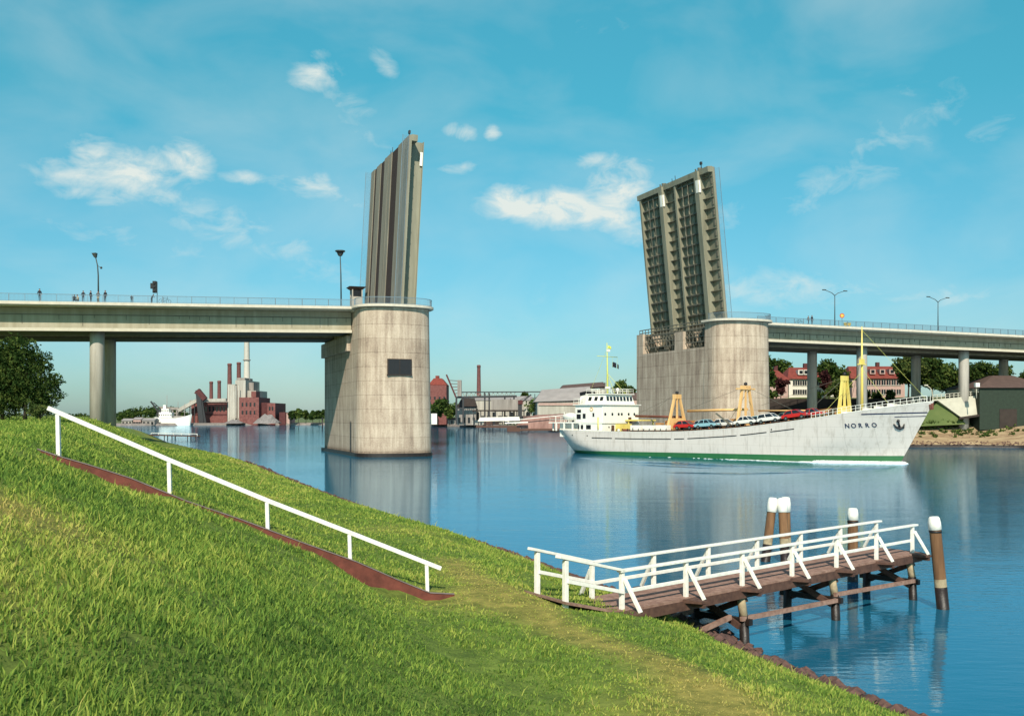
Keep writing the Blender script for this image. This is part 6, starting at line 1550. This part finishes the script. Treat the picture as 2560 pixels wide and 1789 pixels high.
def quay_clutter():
    G = 'stacked goods and huts on the works quay'; rr = random.Random(12)
    spec = [('timber_stack','stack of brown timber on the quay below the brick warehouse',1086,560,5.5,3.2,'woodbeam'), ('goods_shed','small grey hut between the quay trees and the crane legs',1132,550,4,3.6,'grey'), ('timber_stack','pale stack of boards beside the dark gabled shed',1196,528,6,2.6,'pale'),
            ('goods_shed','brown hut under the middle of the conveyor bridge',1236,520,5,4.0,'retain'), ('timber_stack','dark stack of timber left of the hopper',1222,505,4,2.4,'woodbeam'), ('goods_shed','reddish hut right of the loading platform',1322,470,5,4.6,'housepink'), ('goods_shed','dark hut at the foot of the large pale warehouse',1352,440,4,4.2,'retain')]
    for nm, lb, x, D, w, h, mt in spec:
        X = (x-CX)/F*D; t = thing(nm, lb, 'hut' if 'shed' in nm else 'timber stack', (X, D-9, 1.5), 0, G, local=True)
        if 'shed' in nm:
            m = MB(); m.box(-w/2, w/2, 0, 3.5, 0, h*.7); m.build('wall', M[mt], t)
            m = MB(); m.hexa([(-w/2-.3,-.3,h*.702),(w/2+.3,-.3,h*.702),(w/2+.3,3.8,h*.702),(-w/2-.3,3.8,h*.702)], [(-w/2-.3,1.6,h),(w/2+.3,1.6,h),(w/2+.3,1.9,h),(-w/2-.3,1.9,h)]); m.build('roof', M['roofbrown'], t)
            m = MB(); m.box(-.5, .5, -.05, -.01, .1, 2.1); m.build('door', M['black'], t)
        else:
            m = MB()
            for k in range(int(h/.4)):
                for q in range(4): m.box(-w/2+rr.uniform(-.2,.2), w/2+rr.uniform(-.2,.2), q*.9, q*.9+.75, k*.4, k*.4+.34)
            m.build('boards', M[mt], t)
            m = MB(); m.box(-w*.3-.1, -w*.3+.1, -.05, 3.6, 0, h); m.box(w*.3-.1, w*.3+.1, -.05, 3.6, 0, h); m.build('stakes', M['darksteel'], t)
    for i, (x, D, h, lb) in enumerate(((1166,540,17,'thin lattice mast between crane and lone chimney'), (1276,530,14,'thin lattice mast right of the middle hut on the quay'), (1337,470,15,'thin dark mast left of the large pale warehouse'))):
        X = (x-CX)/F*D; t = thing('lattice_mast', lb, 'mast', (X, D, 1.4), 0, 'thin masts over the works quay', local=True)
        m = MB(); m.tube([(0,0,0), (0,0,h)], [.32,.16], 6); m.build('pole', M['darksteel'], t)
        m = MB(); m.bar((-2.2,0,h*.86), (2.2,0,h*.9), .25); m.bar((0,0,h*.6), (2.6,0,h*.75), .2); m.build('arm', M['darksteel'], t)
    # second crane
    D = 500; t = thing('harbour_crane', 'small dark slewing crane over the loading platform', 'crane', far_pt(1300, D, 1.2))
    m = MB(); m.bar(at(1300,1062,D), at(1300,1008,D), 2.0); m.bar(at(1294,1062,D), at(1298,1030,D), .6); m.bar(at(1306,1062,D), at(1302,1030,D), .6); m.build('tower', M['darksteel'], t)
    m = MB(); m.box(at(1295,0,D)[0], at(1307,0,D)[0], D-1.5, D+1.5, at(0,1010,D)[2], at(0,1000,D)[2]); m.build('cab', M['brickdark'], t)
    m = MB(); m.bar(at(1303,1006,D), at(1328,986,D), .7); m.bar(at(1300,1000,D), at(1328,986,D), .25); m.build('jib', M['darksteel'], t)
quay_clutter()

# ------------------------------------------------------------------ sky, sun, camera
EL, AZ = math.radians(38), math.atan2(-.04, -1)
S = Vector((math.sin(AZ)*math.cos(EL), math.cos(AZ)*math.cos(EL), math.sin(EL)))
sun = bpy.data.lights.new('sun', 'SUN'); sun.energy = 4.6; sun.angle = math.radians(.53); sun.color = (1, .92, .78)
so = bpy.data.objects.new('sun', sun); COL.objects.link(so); so.rotation_euler = S.to_track_quat('Z', 'Y').to_euler()
W = bpy.data.worlds.new('World'); SC.world = W; W.use_nodes = True
nt = W.node_tree; N = nt.nodes; L = nt.links
bg = N['Background']; bg.inputs[1].default_value = .11
sky = N.new('ShaderNodeTexSky'); sky.sky_type = 'NISHITA'; sky.sun_disc = False; sky.sun_elevation = EL; sky.sun_rotation = AZ % (2*math.pi); sky.air_density = 1.0; sky.dust_density = .6; sky.ozone_density = 2.0
tc = N.new('ShaderNodeTexCoord'); sp = N.new('ShaderNodeSeparateXYZ'); L.new(tc.outputs['Generated'], sp.inputs[0])
az = mathn(nt, 'ARCTAN2', sp.outputs[0], sp.outputs[1]); el = mathn(nt, 'ARCSINE', sp.outputs[2])
tint = N.new('ShaderNodeValToRGB'); e = tint.color_ramp.elements
e[0].position = 0; e[0].color = (.42, .60, .70, 1); e[1].position = 1; e[1].color = (.95, .97, 1.0, 1)
for p_, c_ in ((.06,(.42,.68,.75)), (.16,(.36,.83,.80)), (.26,(.29,1.00,.86)), (.40,(.36,1.27,1.03)), (.65,(.8,.9,.95))):
    x_ = e.new(p_); x_.color = (*c_, 1)
L.new(mathn(nt, 'DIVIDE', el, math.radians(65)), tint.inputs[0])
mul = N.new('ShaderNodeMix'); mul.data_type = 'RGBA'; mul.blend_type = 'MULTIPLY'; mul.inputs[0].default_value = 1
L.new(sky.outputs[0], mul.inputs[6]); L.new(tint.outputs[0], mul.inputs[7])
# clouds: soft ellipses on the sky sphere, broken up by noise
mp = N.new('ShaderNodeMapping'); mp.inputs['Scale'].default_value = (1, 1, 1.9); L.new(tc.outputs['Generated'], mp.inputs[0])
nz = N.new('ShaderNodeTexNoise'); nz.inputs['Scale'].default_value = 26; nz.inputs['Detail'].default_value = 9; nz.inputs['Roughness'].default_value = .62; nz.inputs['Distortion'].default_value = .5; L.new(mp.outputs[0], nz.inputs[0])
nf = mathn(nt, 'MULTIPLY_ADD', nz.outputs['Fac'], 3.0, -1.5)
CL = [(300,430,150,48,0,.95),(235,385,55,34,0,.8),(470,395,52,44,0,.95),(250,488,80,22,0,.7),(410,485,50,26,0,.7),(150,430,60,20,0,.6),
      (605,443,52,18,0,.6),(780,470,85,26,.12,.75),(800,450,36,24,0,.6),(880,500,60,30,.2,.45),
      (780,190,62,34,-.1,.75),(800,138,26,16,0,.5),(965,165,50,26,.9,.42),(880,260,150,40,.45,.35),
      (1150,330,36,20,.1,.75),(1232,332,20,18,0,.75),(1150,418,62,18,-.15,.5),
      (1380,520,140,40,.06,1.2),(1290,508,70,36,.05,1.2),(1545,470,70,58,-.5,1.15),(1500,540,120,30,.1,1.05),(1480,405,50,20,-.2,.6),(1590,560,80,60,.6,.55),
      (2195,362,80,26,-.3,.42),(2250,310,150,80,-.4,.34),(2480,330,80,30,-.2,.3),
      (560,560,330,60,.35,.42),(900,330,200,40,.5,.3),(2150,420,260,60,-.4,.33),(1750,560,200,40,-.2,.3),(330,600,260,40,.2,.3),(1950,720,230,42,.05,.5),(2350,740,200,30,.05,.42),(1480,60,150,50,.1,.18),(1220,760,400,60,0,.22),(2000,640,160,30,-.3,.2),(700,640,200,30,.2,.2)]
mask = None
for (x, y, sx, sy, rot, st) in CL:
    a0, e0 = math.atan((x-CX)/F), math.atan((HZ-y)/F*math.cos(math.atan((x-CX)/F))); c, s_ = math.cos(rot), math.sin(rot)
    da = mathn(nt, 'SUBTRACT', az, a0); de = mathn(nt, 'SUBTRACT', e0, el)
    u_ = mathn(nt, 'MULTIPLY', mathn(nt, 'MULTIPLY_ADD', da, c, mathn(nt, 'MULTIPLY', de, s_)), F/sx/1.05)
    v_ = mathn(nt, 'MULTIPLY', mathn(nt, 'MULTIPLY_ADD', de, c, mathn(nt, 'MULTIPLY', da, -s_)), F/sy/1.05)
    q = mathn(nt, 'ADD', mathn(nt, 'MULTIPLY', u_, u_), mathn(nt, 'MULTIPLY', v_, v_))
    g_ = mathn(nt, 'MULTIPLY', mathn(nt, 'EXPONENT', mathn(nt, 'MULTIPLY', q, -.8)), st)
    mask = g_ if mask is None else mathn(nt, 'MAXIMUM', mask, g_)
hot = mathn(nt, 'MULTIPLY', mathn(nt, 'MULTIPLY_ADD', nf, mathn(nt, 'MULTIPLY_ADD', mask, .95, .10), mathn(nt, 'SUBTRACT', mask, .22)), 1.15, clamp=True)
cm = mathn(nt, 'MULTIPLY', mathn(nt, 'MULTIPLY', hot, mathn(nt, 'GREATER_THAN', mask, .01)), .95, clamp=True)
# thin veil over the whole sky
nv = N.new('ShaderNodeTexNoise'); nv.inputs['Scale'].default_value = 6; nv.inputs['Detail'].default_value = 6; nv.inputs['Distortion'].default_value = .4; L.new(mp.outputs[0], nv.inputs[0])
veil = mathn(nt, 'MULTIPLY', mathn(nt, 'MULTIPLY_ADD', nv.outputs['Fac'], 2.4, -.95, clamp=True), .30)
cm = mathn(nt, 'MAXIMUM', cm, veil)
CLOUD = (5.9, 6.3, 5.9, 1)
mx = N.new('ShaderNodeMix'); mx.data_type = 'RGBA'; L.new(cm, mx.inputs[0]); L.new(mul.outputs[2], mx.inputs[6]); mx.inputs[7].default_value = CLOUD
L.new(mx.outputs[2], bg.inputs[0])

cam = bpy.data.cameras.new('camera'); co = bpy.data.objects.new('camera', cam); COL.objects.link(co)
co.location = (0, 0, H); co.rotation_euler = (math.radians(90), 0, 0)
cam.sensor_width = 36; cam.lens = 36*F/2560; cam.shift_y = (HZ-894.5)/2560; cam.clip_start = .2; cam.clip_end = 20000
SC.camera = co
SC.view_settings.view_transform = 'Standard'; SC.view_settings.look = 'None'; SC.view_settings.gamma = 1; SC.view_settings.exposure = 0.3
